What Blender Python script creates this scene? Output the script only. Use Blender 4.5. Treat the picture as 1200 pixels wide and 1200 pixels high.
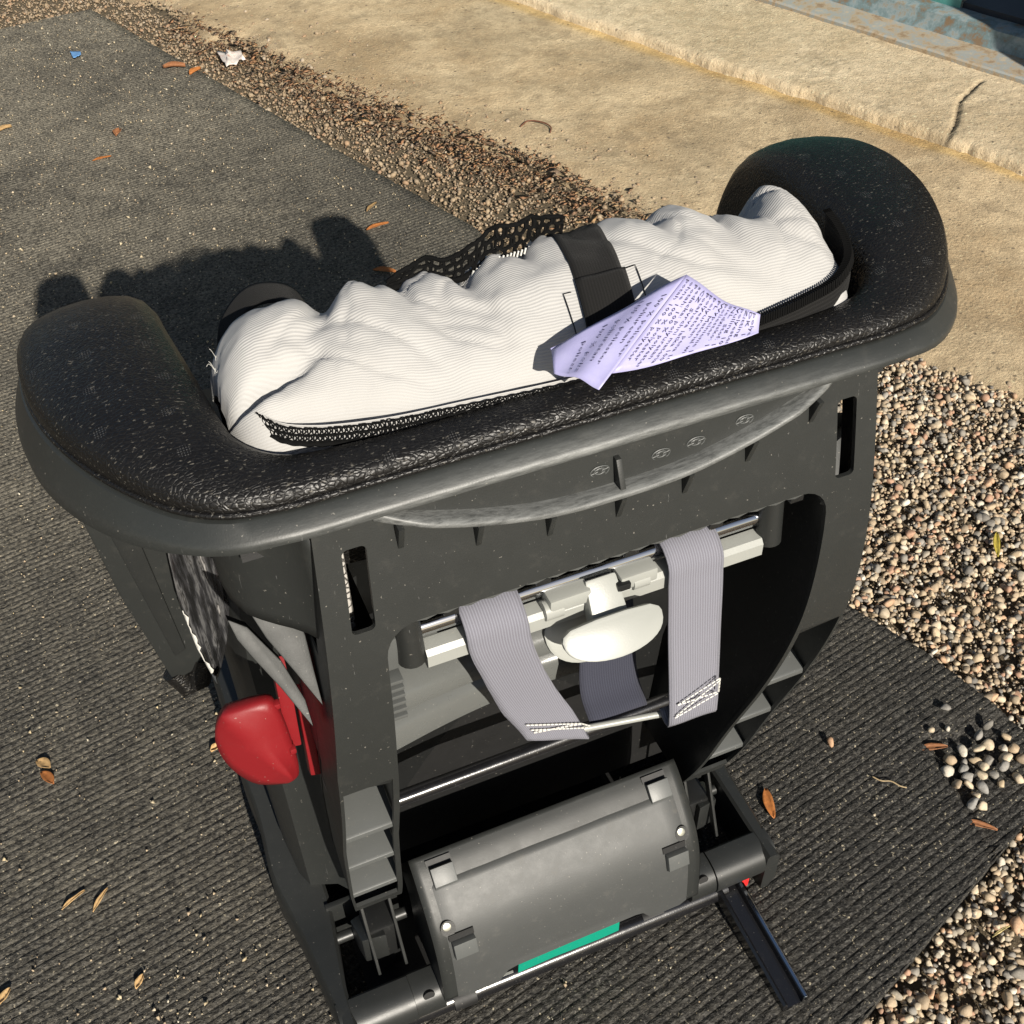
import bpy, bmesh, math, random
import numpy as np
from mathutils import Vector, Matrix, noise

for o in list(bpy.data.objects):
    bpy.data.objects.remove(o, do_unlink=True)
scene = bpy.context.scene
C = scene.collection
random.seed(7)
rng = np.random.default_rng(7)

# ------------------------------------------------------------------ camera
cam_d = bpy.data.cameras.new('camera')
cam = bpy.data.objects.new('camera', cam_d)
C.objects.link(cam)
_r = Vector((0.92058353, -0.39014167, -0.01776045))
_u = Vector((0.28270343, 0.63431563, 0.71952932))
_f = Vector((0.26945264, 0.66740779, -0.69423492))
_p = Vector((-0.249435, -0.459007, 1.199367))
cam.matrix_world = Matrix(((_r.x, _u.x, -_f.x, _p.x), (_r.y, _u.y, -_f.y, _p.y), (_r.z, _u.z, -_f.z, _p.z), (0, 0, 0, 1)))
cam_d.sensor_fit = 'HORIZONTAL'
cam_d.angle = 2 * math.atan(600 / 1347.678)
cam_d.clip_start = 0.02
cam_d.clip_end = 500
scene.camera = cam

# ------------------------------------------------------------------ sky, sun, exposure
SUN_TO = Vector((0.045, -1.0, 0.55)).normalized()
elev = math.asin(SUN_TO.z)
world = bpy.data.worlds.new('World')
scene.world = world
world.use_nodes = True
wn = world.node_tree.nodes
wn.clear()
sky = wn.new('ShaderNodeTexSky')
sky.sky_type = 'NISHITA'
sky.sun_disc = False
sky.sun_elevation = elev
sky.sun_rotation = math.atan2(SUN_TO.x, SUN_TO.y)
bg = wn.new('ShaderNodeBackground')
bg.inputs['Strength'].default_value = 0.05
wo = wn.new('ShaderNodeOutputWorld')
world.node_tree.links.new(sky.outputs[0], bg.inputs[0])
world.node_tree.links.new(bg.outputs[0], wo.inputs[0])
sd = bpy.data.lights.new('sun', 'SUN')
sd.energy = 5.0
sd.angle = math.radians(0.55)
sd.color = (1.0, 0.93, 0.82)
sun = bpy.data.objects.new('sun', sd)
C.objects.link(sun)
sun.location = (0.3, -6, 4)
sun.rotation_euler = SUN_TO.to_track_quat('Z', 'Y').to_euler()
scene.view_settings.view_transform = 'Standard'
scene.view_settings.look = 'None'
scene.view_settings.gamma = 1
scene.view_settings.use_curve_mapping = False
scene.view_settings.exposure = 0.6

# ------------------------------------------------------------------ materials
def nt_new(name):
    m = bpy.data.materials.new(name)
    m.use_nodes = True
    nt = m.node_tree
    return m, nt, nt.nodes['Principled BSDF']

def N(nt, t, **kw):
    n = nt.nodes.new(t)
    for k, v in kw.items():
        if k in n.inputs: n.inputs[k].default_value = v
        else: setattr(n, k, v)
    return n

def L(nt, a, b): nt.links.new(a, b)

def mixc(nt, fac, a, b):
    n = nt.nodes.new('ShaderNodeMix'); n.data_type = 'RGBA'
    for sock, v in ((n.inputs[0], fac), (n.inputs[6], a), (n.inputs[7], b)):
        if hasattr(v, 'links') or hasattr(v, 'is_linked'): L(nt, v, sock)
        else: sock.default_value = (*v, 1) if isinstance(v, tuple) and len(v) == 3 else v
    return n.outputs[2]

def ramp(nt, src, stops):
    r = nt.nodes.new('ShaderNodeValToRGB')
    e = r.color_ramp.elements
    while len(e) < len(stops): e.new(0.5)
    for el, (p, c) in zip(e, stops):
        el.position = p
        el.color = (*c, 1) if isinstance(c, tuple) else (c, c, c, 1)
    L(nt, src, r.inputs[0])
    return r.outputs[0]

def mapping(nt, scale=(1, 1, 1), rot=(0, 0, 0), coord='Object'):
    tc = nt.nodes.new('ShaderNodeTexCoord')
    mp = nt.nodes.new('ShaderNodeMapping')
    mp.inputs['Scale'].default_value = scale
    mp.inputs['Rotation'].default_value = rot
    L(nt, tc.outputs[coord], mp.inputs[0])
    return mp.outputs[0]

def noise_tex(nt, vec, scale, detail=4, rough=0.55, dist=0.0):
    n = N(nt, 'ShaderNodeTexNoise')
    n.inputs['Scale'].default_value = scale; n.inputs['Detail'].default_value = detail
    n.inputs['Roughness'].default_value = rough; n.inputs['Distortion'].default_value = dist
    L(nt, vec, n.inputs['Vector'])
    return n.outputs['Fac']

def bump(nt, b, h, strength=0.3, dist=0.001, normal=None):
    n = nt.nodes.new('ShaderNodeBump')
    n.inputs['Strength'].default_value = strength; n.inputs['Distance'].default_value = dist
    L(nt, h, n.inputs['Height'])
    if normal is not None: L(nt, normal, n.inputs['Normal'])
    if b is not None: L(nt, n.outputs[0], b.inputs['Normal'])
    return n.outputs[0]

def plastic(name, col, rough=0.42, dust=0.10, scuff=0.0, spec=0.5):
    m, nt, b = nt_new(name)
    v = mapping(nt)
    n1 = noise_tex(nt, v, 9, 5, 0.6)
    n2 = noise_tex(nt, v, 900, 2, 0.5)
    n3 = noise_tex(nt, v, 60, 4, 0.7)
    lo = tuple(c * 0.88 for c in col); hi = tuple(c * 1.12 for c in col)
    c1 = mixc(nt, n1, lo, hi)
    d = ramp(nt, n3, [(0.58, 0.0), (0.92, dust * .6)])
    c2 = mixc(nt, d, c1, (0.30, 0.27, 0.22))
    spk = ramp(nt, noise_tex(nt, v, 420, 1, 0.5), [(0.75, 0.0), (0.79, 0.30)])
    c3 = mixc(nt, spk, c2, (0.4, 0.37, 0.32))
    sc = ramp(nt, noise_tex(nt, mapping(nt, (900, 900, 26), (0.0, 0.6, 0.0)), 1.0, 2, 0.5), [(0.735, 0.0), (0.76, 0.35)])
    c3 = mixc(nt, sc, c3, (0.2, 0.2, 0.195))
    if scuff:
        at = N(nt, 'ShaderNodeAttribute', attribute_name='wear_highlight')
        sv = mapping(nt, (60, 420, 420))
        sn = ramp(nt, noise_tex(nt, sv, 1.0, 6, 0.75), [(0.30, 0.15), (0.60, 1.0)])
        mul = nt.nodes.new('ShaderNodeMath'); mul.operation = 'MULTIPLY'
        L(nt, at.outputs['Fac'], mul.inputs[0]); L(nt, sn, mul.inputs[1])
        c3 = mixc(nt, mul.outputs[0], c3, (0.20, 0.205, 0.20))
    L(nt, c3, b.inputs['Base Color'])
    rr = ramp(nt, n3, [(0.3, rough - 0.03), (0.75, rough + 0.05)])
    L(nt, rr, b.inputs['Roughness'])
    b.inputs['Specular IOR Level'].default_value = spec
    bump(nt, b, n2, 0.16, 0.0004)
    return m

M = {}
M['plastic'] = plastic('grey_plastic', (0.021, 0.0225, 0.0215), 0.47, spec=0.4)
M['plastic_rim'] = plastic('grey_plastic_scuffed', (0.021, 0.023, 0.022), 0.43, 0.10, scuff=1.0, spec=0.42)
M['plastic_light'] = plastic('light_grey_plastic', (0.080, 0.084, 0.082), 0.45, 0.15)
M['plastic_dark'] = plastic('dark_plastic', (0.012, 0.0125, 0.0125), 0.38, 0.03)
M['plastic_base'] = plastic('base_plastic', (0.018, 0.0192, 0.0185), 0.42, 0.06)
M['gloss_black'] = plastic('gloss_black', (0.008, 0.008, 0.009), 0.2, 0.05, spec=0.8)
M['black'] = plastic('matte_black', (0.006, 0.006, 0.006), 0.6, 0.0)
M['red'] = plastic('red_plastic', (0.19, 0.009, 0.012), 0.47, 0.03, spec=0.4)
M['red_bright'] = plastic('bright_red_plastic', (0.55, 0.02, 0.02), 0.4, 0.02)
M['ledge'] = plastic('side_plastic', (0.024, 0.0255, 0.0245), 0.54, 0.08, spec=0.4)
M['silver'] = plastic('silver_grey_plastic', (0.10, 0.104, 0.10), 0.28, 0.1)
M['white'] = plastic('white_plastic', (0.285, 0.292, 0.272), 0.36, 0.10)
M['green'] = plastic('green_label', (0.0, 0.23, 0.15), 0.5, 0.02)

def metal(name, col, rough):
    m, nt, b = nt_new(name)
    v = mapping(nt, (20, 300, 300))
    n = noise_tex(nt, v, 1, 3)
    L(nt, mixc(nt, n, tuple(c * .8 for c in col), col), b.inputs['Base Color'])
    b.inputs['Metallic'].default_value = 1
    L(nt, ramp(nt, n, [(0.3, rough * .8), (0.7, rough * 1.4)]), b.inputs['Roughness'])
    return m
M['chrome'] = metal('chrome', (0.62, 0.63, 0.65), 0.08)
M['steel'] = metal('zinc_screw', (0.42, 0.42, 0.36), 0.35)

def leather():
    m, nt, b = nt_new('black_leatherette')
    tc = nt.nodes.new('ShaderNodeTexCoord')
    warp = nt.nodes.new('ShaderNodeTexNoise'); warp.inputs['Scale'].default_value = 60; warp.inputs['Detail'].default_value = 3
    L(nt, tc.outputs['Object'], warp.inputs['Vector'])
    sub = nt.nodes.new('ShaderNodeVectorMath'); sub.operation = 'MULTIPLY_ADD'
    L(nt, warp.outputs['Color'], sub.inputs[0]); sub.inputs[1].default_value = (0.006, 0.006, 0.006)
    L(nt, tc.outputs['Object'], sub.inputs[2])
    mp = nt.nodes.new('ShaderNodeMapping'); mp.inputs['Scale'].default_value = (0.8, 1.25, 1.0)
    mp.inputs['Rotation'].default_value = (0, 0, 0.35)
    L(nt, sub.outputs[0], mp.inputs[0])
    vo = nt.nodes.new('ShaderNodeTexVoronoi'); vo.feature = 'DISTANCE_TO_EDGE'; vo.inputs['Scale'].default_value = 330
    L(nt, mp.outputs[0], vo.inputs['Vector'])
    cell = ramp(nt, vo.outputs['Distance'], [(0.0, 0.0), (0.22, 1.0)])
    fine = noise_tex(nt, tc.outputs['Object'], 1500, 2)
    # small clusters of perforation dots
    def cellfrac(scale, r0, r1):
        g = nt.nodes.new('ShaderNodeTexVoronoi'); g.feature = 'F1'; g.voronoi_dimensions = '2D'; g.inputs['Randomness'].default_value = 0.25 if scale < 100 else 0.0
        g.inputs['Scale'].default_value = scale
        L(nt, tc.outputs['Object'], g.inputs['Vector'])
        return ramp(nt, g.outputs['Distance'], [(r0, 1.0), (r1, 0.0)])
    big = cellfrac(29, 0.10, 0.12)
    dots = cellfrac(640, 0.16, 0.28)
    mul0 = nt.nodes.new('ShaderNodeMath'); mul0.operation = 'MULTIPLY'
    L(nt, big, mul0.inputs[0]); L(nt, dots, mul0.inputs[1])
    ge = nt.nodes.new('ShaderNodeNewGeometry'); sz = nt.nodes.new('ShaderNodeSeparateXYZ'); L(nt, ge.outputs['Normal'], sz.inputs[0])
    mul = nt.nodes.new('ShaderNodeMath'); mul.operation = 'MULTIPLY'
    L(nt, mul0.outputs[0], mul.inputs[0]); L(nt, ramp(nt, sz.outputs[2], [(0.75, 0.0), (0.9, 0.75)]), mul.inputs[1])
    dcol = mixc(nt, mul.outputs[0], mixc(nt, noise_tex(nt, tc.outputs['Object'], 22, 4), (0.0035, 0.0035, 0.0036), (0.010, 0.0092, 0.0085)), (0.075, 0.075, 0.075))
    dust = ramp(nt, noise_tex(nt, mapping(nt, (300, 620, 500), (0, 0, 0.3)), 1.0, 2), [(0.64, 0.0), (0.70, 0.6)])  # pale dashes painted as sun glints on the grain
    L(nt, mixc(nt, dust, dcol, (0.13, 0.12, 0.10)), b.inputs['Base Color'])
    b.inputs['Roughness'].default_value = 0.38
    b.inputs['Specular IOR Level'].default_value = 0.34
    n1 = bump(nt, None, cell, 0.42, 0.0007)
    bump(nt, b, fine, 0.2, 0.0003, n1)
    return m
M['leather'] = leather()

def fabric_rib():
    m, nt, b = nt_new('white_ribbed_fabric')
    uv = nt.nodes.new('ShaderNodeUVMap'); uv.uv_map = 'UVMap'
    sep = nt.nodes.new('ShaderNodeSeparateXYZ'); L(nt, uv.outputs[0], sep.inputs[0])
    def sinw(sock, k):
        a = nt.nodes.new('ShaderNodeMath'); a.operation = 'MULTIPLY'; L(nt, sock, a.inputs[0]); a.inputs[1].default_value = k
        s = nt.nodes.new('ShaderNodeMath'); s.operation = 'SINE'; L(nt, a.outputs[0], s.inputs[0])
        h = nt.nodes.new('ShaderNodeMath'); h.operation = 'MULTIPLY_ADD'; L(nt, s.outputs[0], h.inputs[0]); h.inputs[1].default_value = 0.5; h.inputs[2].default_value = 0.5
        return h.outputs[0]
    w = sinw(sep.outputs[1], 2 * math.pi * 560)      # uv in metres: rib each ~1.8 mm
    w2 = sinw(sep.outputs[0], 2 * math.pi * 1300)
    ob = mapping(nt)
    stain = noise_tex(nt, ob, 14, 5, 0.6)
    base = mixc(nt, stain, (0.33, 0.322, 0.31), (0.405, 0.402, 0.392))
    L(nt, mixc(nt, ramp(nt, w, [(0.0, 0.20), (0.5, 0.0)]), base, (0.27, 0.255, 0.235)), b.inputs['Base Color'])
    b.inputs['Roughness'].default_value = 0.8
    b.inputs['Sheen Weight'].default_value = 0.15
    b.inputs['Subsurface Weight'].default_value = 0.0
    n1 = bump(nt, None, w, 0.4, 0.0005)
    n2 = bump(nt, None, w2, 0.12, 0.0002, n1)
    bump(nt, b, noise_tex(nt, ob, 45, 4), 0.25, 0.003, n2)
    return m
M['fabric'] = fabric_rib()

def webbing(name, col, col2, ku, kv):
    m, nt, b = nt_new(name)
    uv = nt.nodes.new('ShaderNodeUVMap'); uv.uv_map = 'UVMap'
    wv = nt.nodes.new('ShaderNodeTexWave'); wv.inputs['Scale'].default_value = kv; wv.inputs['Distortion'].default_value = 0.4; wv.bands_direction = 'DIAGONAL'
    L(nt, uv.outputs[0], wv.inputs['Vector'])
    wu = nt.nodes.new('ShaderNodeTexWave'); wu.inputs['Scale'].default_value = ku; wu.bands_direction = 'X'
    L(nt, uv.outputs[0], wu.inputs['Vector'])
    br = nt.nodes.new('ShaderNodeTexChecker'); br.inputs['Scale'].default_value = kv * 4
    L(nt, uv.outputs[0], br.inputs['Vector'])
    f = mixc(nt, 0.5, wv.outputs['Color'], br.outputs['Color'])
    c = mixc(nt, f, col, col2)
    c = mixc(nt, ramp(nt, wu.outputs['Color'], [(0.4, 0.0), (0.8, 0.35)]), c, tuple(min(1, x * 1.45) for x in col2))
    L(nt, c, b.inputs['Base Color'])
    b.inputs['Roughness'].default_value = 0.8
    b.inputs['Sheen Weight'].default_value = 0.04
    b.inputs['Specular IOR Level'].default_value = 0.12
    bump(nt, b, f, 0.5, 0.0005)
    return m
M['strap'] = webbing('grey_webbing', (0.10, 0.10, 0.12), (0.235, 0.235, 0.272), 16, 110)
M['strap_dark'] = webbing('navy_webbing', (0.02, 0.022, 0.035), (0.05, 0.052, 0.07), 16, 120)
M['tape'] = webbing('black_tape', (0.0025, 0.0025, 0.0025), (0.015, 0.0145, 0.014), 18, 130)
m, nt, b = nt_new('black_thread'); b.inputs['Base Color'].default_value = (0.004, 0.004, 0.004, 1); b.inputs['Roughness'].default_value = 0.85; b.inputs['Specular IOR Level'].default_value = 0.08; M['thread'] = m
m, nt, b = nt_new('white_thread'); b.inputs['Base Color'].default_value = (0.55, 0.54, 0.5, 1); b.inputs['Roughness'].default_value = 0.6; M['thread_white'] = m
m, nt, b = nt_new('label_satin')
v = mapping(nt); nn = noise_tex(nt, v, 60, 3)
L(nt, mixc(nt, nn, (0.29, 0.275, 0.50), (0.41, 0.40, 0.60)), b.inputs['Base Color']); b.inputs['Roughness'].default_value = 0.45
bump(nt, b, noise_tex(nt, v, 600, 2), 0.2, 0.0003); M['label'] = m
m, nt, b = nt_new('label_ink'); b.inputs['Base Color'].default_value = (0.03, 0.025, 0.06, 1); b.inputs['Roughness'].default_value = 0.7; M['ink'] = m

def eps():
    m, nt, b = nt_new('foam_beads')
    v = mapping(nt)
    vo = nt.nodes.new('ShaderNodeTexVoronoi'); vo.feature = 'DISTANCE_TO_EDGE'; vo.inputs['Scale'].default_value = 170
    L(nt, v, vo.inputs['Vector'])
    d = ramp(nt, vo.outputs['Distance'], [(0.0, 0.0), (0.12, 1.0)])
    L(nt, mixc(nt, d, (0.05, 0.045, 0.04), (0.42, 0.40, 0.37)), b.inputs['Base Color'])
    b.inputs['Roughness'].default_value = 0.7
    bump(nt, b, d, 0.8, 0.002)
    return m
M['eps'] = eps()

def sticker():
    m, nt, b = nt_new('glossy_sticker')
    v = mapping(nt, (150, 8, 15), (0, 0.22, 0))
    n = noise_tex(nt, v, 1.6, 3, 0.6)
    L(nt, ramp(nt, n, [(0.40, (0.012, 0.012, 0.012)), (0.5, (0.03, 0.03, 0.032)), (0.58, (0.09, 0.09, 0.09)), (0.64, (0.02, 0.02, 0.02)), (0.72, (0.30, 0.29, 0.28))]), b.inputs['Base Color'])
    b.inputs['Roughness'].default_value = 0.12
    bump(nt, b, n, 0.3, 0.004)
    return m
M['sticker'] = sticker()

def mat_rubber():
    m, nt, b = nt_new('ribbed_rubber_carpet')
    v = mapping(nt)
    sep = nt.nodes.new('ShaderNodeSeparateXYZ'); L(nt, v, sep.inputs[0])
    fib = noise_tex(nt, v, 210, 3, 0.65)
    fib2 = noise_tex(nt, mapping(nt, (150, 330, 300), (0, 0, -0.204)), 1.0, 3, 0.65)
    clump = noise_tex(nt, v, 95, 4, 0.7)
    big = noise_tex(nt, v, 2.2, 5, 0.6)
    mid = noise_tex(nt, v, 14, 5, 0.65)
    base = ramp(nt, fib2, [(0.36, (0.003, 0.003, 0.003)), (0.50, (0.015, 0.0146, 0.0138)), (0.66, (0.075, 0.072, 0.066))])
    base = mixc(nt, ramp(nt, fib, [(0.38, 0.85), (0.53, 0.0)]), base, (0.004, 0.004, 0.004))
    base = mixc(nt, ramp(nt, clump, [(0.5, 0.0), (0.7, 0.4)]), base, (0.046, 0.042, 0.036))
    base = mixc(nt, ramp(nt, noise_tex(nt, v, 430, 2, 0.6), [(0.60, 0.0), (0.70, 0.9)]), base, (0.13, 0.122, 0.105))
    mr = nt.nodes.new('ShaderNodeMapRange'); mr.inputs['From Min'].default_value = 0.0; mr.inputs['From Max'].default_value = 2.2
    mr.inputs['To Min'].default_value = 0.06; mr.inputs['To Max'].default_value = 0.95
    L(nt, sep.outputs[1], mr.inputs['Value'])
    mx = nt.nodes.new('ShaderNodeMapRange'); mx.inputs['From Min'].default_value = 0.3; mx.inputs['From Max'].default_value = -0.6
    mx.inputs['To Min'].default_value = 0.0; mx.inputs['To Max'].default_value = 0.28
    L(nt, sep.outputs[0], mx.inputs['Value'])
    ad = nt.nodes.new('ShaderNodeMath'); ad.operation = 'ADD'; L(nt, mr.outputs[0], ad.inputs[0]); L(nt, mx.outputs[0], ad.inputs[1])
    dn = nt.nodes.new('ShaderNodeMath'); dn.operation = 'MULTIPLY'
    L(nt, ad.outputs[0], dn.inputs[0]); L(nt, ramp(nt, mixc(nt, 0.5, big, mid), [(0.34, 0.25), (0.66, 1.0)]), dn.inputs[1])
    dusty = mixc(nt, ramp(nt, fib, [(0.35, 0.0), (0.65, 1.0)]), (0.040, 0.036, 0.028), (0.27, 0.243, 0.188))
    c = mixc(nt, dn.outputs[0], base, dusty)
    spk = ramp(nt, noise_tex(nt, v, 260, 2, 0.5), [(0.665, 0.0), (0.71, 0.9)])
    c = mixc(nt, spk, c, (0.33, 0.29, 0.21))
    L(nt, c, b.inputs['Base Color'])
    b.inputs['Roughness'].default_value = 0.8
    b.inputs['Specular IOR Level'].default_value = 0.35
    n1 = bump(nt, None, fib2, 0.7, 0.003)
    bump(nt, b, fib, 0.9, 0.003, n1)
    return m
M['mat'] = mat_rubber()

def vcol_mat(name, rough, scale, amt=0.35, bd=0.001):
    m, nt, b = nt_new(name)
    at = N(nt, 'ShaderNodeVertexColor', layer_name='Col')
    v = mapping(nt)
    n = noise_tex(nt, v, scale, 4, 0.7)
    k = ramp(nt, n, [(0.25, 1 - amt), (0.75, 1 + 0 * amt)])
    mm = nt.nodes.new('ShaderNodeMix'); mm.data_type = 'RGBA'; mm.blend_type = 'MULTIPLY'; mm.inputs[0].default_value = 1
    L(nt, at.outputs['Color'], mm.inputs[6]); L(nt, k, mm.inputs[7])
    L(nt, mm.outputs[2], b.inputs['Base Color'])
    b.inputs['Roughness'].default_value = rough
    bump(nt, b, n, 0.4, bd)
    return m
M['gravel'] = vcol_mat('gravel_stone', 0.75, 350)
M['leafm'] = vcol_mat('dry_leaf', 0.7, 300, 0.4)

def dirt():
    m, nt, b = nt_new('gravelly_dirt')
    v = mapping(nt)
    n1 = noise_tex(nt, v, 90, 6, 0.7); n2 = noise_tex(nt, v, 5, 4)
    vo = nt.nodes.new('ShaderNodeTexVoronoi'); vo.inputs['Scale'].default_value = 130; L(nt, v, vo.inputs['Vector'])
    c = mixc(nt, n1, (0.035, 0.027, 0.017), (0.20, 0.155, 0.095))
    c = mixc(nt, ramp(nt, vo.outputs['Distance'], [(0.1, 0.35), (0.5, 0.0)]), c, (0.24, 0.19, 0.125))
    L(nt, mixc(nt, n2, c, (0.10, 0.075, 0.042)), b.inputs['Base Color'])
    b.inputs['Roughness'].default_value = 0.95
    bump(nt, b, n1, 1.0, 0.008)
    return m
M['dirt'] = dirt()

def concrete(name, c0, c1, c2):
    m, nt, b = nt_new(name)
    v = mapping(nt)
    at = N(nt, 'ShaderNodeVertexColor', layer_name='Col')
    n1 = noise_tex(nt, v, 3.2, 8, 0.68, 0.6); n2 = noise_tex(nt, v, 30, 7, 0.75); n3 = noise_tex(nt, v, 240, 5, 0.75)
    c = mixc(nt, ramp(nt, n1, [(0.36, 0.0), (0.64, 1.0)]), c0, c1)
    c = mixc(nt, ramp(nt, noise_tex(nt, v, 7.5, 6, 0.7), [(0.52, 0.0), (0.72, 0.55)]), c, tuple(x * 0.62 for x in c2))
    c = mixc(nt, ramp(nt, n2, [(0.42, 0.0), (0.72, 0.75)]), c, c2)
    c = mixc(nt, ramp(nt, n3, [(0.32, 0.6), (0.50, 0.0)]), c, tuple(x * 0.45 for x in c0))
    c = mixc(nt, ramp(nt, noise_tex(nt, v, 150, 3, 0.6), [(0.60, 0.0), (0.70, 0.5)]), c, tuple(min(.8, x * 1.35) for x in c1))
    vo = nt.nodes.new('ShaderNodeTexVoronoi'); vo.inputs['Scale'].default_value = 26; L(nt, v, vo.inputs['Vector'])
    c = mixc(nt, ramp(nt, vo.outputs['Distance'], [(0.07, 0.7), (0.11, 0.0)]), c, (0.09, 0.07, 0.05))
    mm = nt.nodes.new('ShaderNodeMix'); mm.data_type = 'RGBA'; mm.blend_type = 'MULTIPLY'; mm.inputs[0].default_value = 1
    L(nt, c, mm.inputs[6]); L(nt, at.outputs['Color'], mm.inputs[7])
    L(nt, mm.outputs[2], b.inputs['Base Color'])
    b.inputs['Roughness'].default_value = 0.9
    q = bump(nt, None, n2, 0.5, 0.004)
    agg = nt.nodes.new('ShaderNodeTexVoronoi'); agg.inputs['Scale'].default_value = 85; L(nt, v, agg.inputs['Vector'])
    q = bump(nt, None, ramp(nt, agg.outputs['Distance'], [(0.05, 1.0), (0.45, 0.0)]), 0.45, 0.002, q)
    bump(nt, b, n3, 0.9, 0.0025, q)
    return m
M['apron'] = concrete('worn_concrete', (0.41, 0.295, 0.165), (0.67, 0.53, 0.335), (0.30, 0.225, 0.135))
M['step'] = concrete('rough_concrete', (0.52, 0.405, 0.25), (0.72, 0.59, 0.40), (0.38, 0.295, 0.18))

def paint(name, cols, rough=0.5, scale=30):
    m, nt, b = nt_new(name)
    v = mapping(nt)
    n = noise_tex(nt, v, scale, 6, 0.7)
    st = [(0.36 + 0.30 * i / max(1, len(cols) - 1), c) for i, c in enumerate(cols)]
    L(nt, ramp(nt, n, st), b.inputs['Base Color'])
    b.inputs['Roughness'].default_value = rough
    bump(nt, b, n, 0.3, 0.001)
    return m
M['rust'] = paint('rusty_steel', [(0.24, 0.17, 0.105), (0.36, 0.29, 0.20), (0.27, 0.30, 0.30), (0.40, 0.34, 0.25)], 0.6, 26)
M['bluerust'] = paint('peeling_blue_paint', [(0.18, 0.125, 0.075), (0.13, 0.19, 0.20), (0.22, 0.27, 0.28), (0.24, 0.20, 0.14)], 0.55, 22)
M['teal'] = paint('teal_paint', [(0.05, 0.19, 0.17), (0.08, 0.26, 0.235)], 0.45, 20)
M['doorway_shade'] = paint('shaded_doorway_paint', [(0.012, 0.016, 0.024), (0.02, 0.024, 0.032)], 0.6, 8)  # shadow at the door put into a near-black colour
M['wall'] = paint('grey_render', [(0.30, 0.27, 0.22), (0.36, 0.33, 0.28)], 0.9, 6)
M['paper'] = paint('crumpled_paper', [(0.52, 0.47, 0.43), (0.62, 0.58, 0.54), (0.50, 0.30, 0.24)], 0.8, 90)
M['bluebit'] = paint('blue_scrap', [(0.10, 0.25, 0.50), (0.14, 0.30, 0.55)], 0.5, 90)

# ------------------------------------------------------------------ mesh helpers
def mesh_obj(name, verts, faces, mat, parent=None, smooth=None, bevel=None, solid=None, uvs=None, cols=None, fix=True):
    me = bpy.data.meshes.new(name)
    me.from_pydata([tuple(map(float, v)) for v in verts], [], [tuple(map(int, f)) for f in faces])
    if uvs is not None:
        uvl = me.uv_layers.new(name='UVMap')
        li = np.empty(len(me.loops), dtype=np.int32); me.loops.foreach_get('vertex_index', li)
        uvl.data.foreach_set('uv', np.asarray(uvs, dtype=np.float32)[li].ravel())
    if cols is not None:
        ca = me.color_attributes.new('Col', 'FLOAT_COLOR', 'POINT')
        cc = np.ones((len(verts), 4), dtype=np.float32); cc[:, :3] = cols
        ca.data.foreach_set('color', cc.ravel())
    if fix:
        bm = bmesh.new(); bm.from_mesh(me)
        if bevel:
            bmesh.ops.recalc_face_normals(bm, faces=bm.faces)
            ed = [e for e in bm.edges if len(e.link_faces) == 2 and e.calc_face_angle(0) > 0.5]
            bmesh.ops.bevel(bm, geom=ed, offset=bevel, segments=2, affect='EDGES', profile=0.6, clamp_overlap=True)
        bmesh.ops.recalc_face_normals(bm, faces=bm.faces)
        bm.to_mesh(me); bm.free()
    me.materials.append(M[mat] if isinstance(mat, str) else mat)
    if smooth is not None:
        me.polygons.foreach_set('use_smooth', [True] * len(me.polygons))
        if smooth < 179: me.set_sharp_from_angle(angle=math.radians(smooth))
    o = bpy.data.objects.new(name, me)
    C.objects.link(o)
    if parent is not None: o.parent = parent
    if solid:
        md = o.modifiers.new('thickness', 'SOLIDIFY'); md.thickness = solid; md.offset = -1
    return o

def grid_faces(nu, nv, close_u=False, off=0):
    f = []
    for i in range(nu - (0 if close_u else 1)):
        for j in range(nv - 1):
            a = off + i * nv + j; b_ = off + ((i + 1) % nu) * nv + j
            f.append((a, b_, b_ + 1, a + 1))
    return f

def loft(name, rows, mat, parent=None, smooth=40, caps=False, **kw):
    nu, nv = len(rows), len(rows[0])
    verts = [p for r in rows for p in r]
    faces = grid_faces(nu, nv)
    if caps:
        faces.append(tuple(range(nv))); faces.append(tuple((nu - 1) * nv + j for j in reversed(range(nv))))
    return mesh_obj(name, verts, faces, mat, parent, smooth, **kw)

def box(name, c, s, mat, parent=None, bevel=0.0015, rot=None, smooth=35):
    v = [Vector((sx * s[0] / 2, sy * s[1] / 2, sz * s[2] / 2)) for sx in (-1, 1) for sy in (-1, 1) for sz in (-1, 1)]
    if rot is not None: v = [rot @ p for p in v]
    v = [p + Vector(c) for p in v]
    f = [(0, 1, 3, 2), (4, 6, 7, 5), (0, 4, 5, 1), (2, 3, 7, 6), (0, 2, 6, 4), (1, 5, 7, 3)]
    return mesh_obj(name, v, f, mat, parent, smooth, bevel=bevel)

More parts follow.
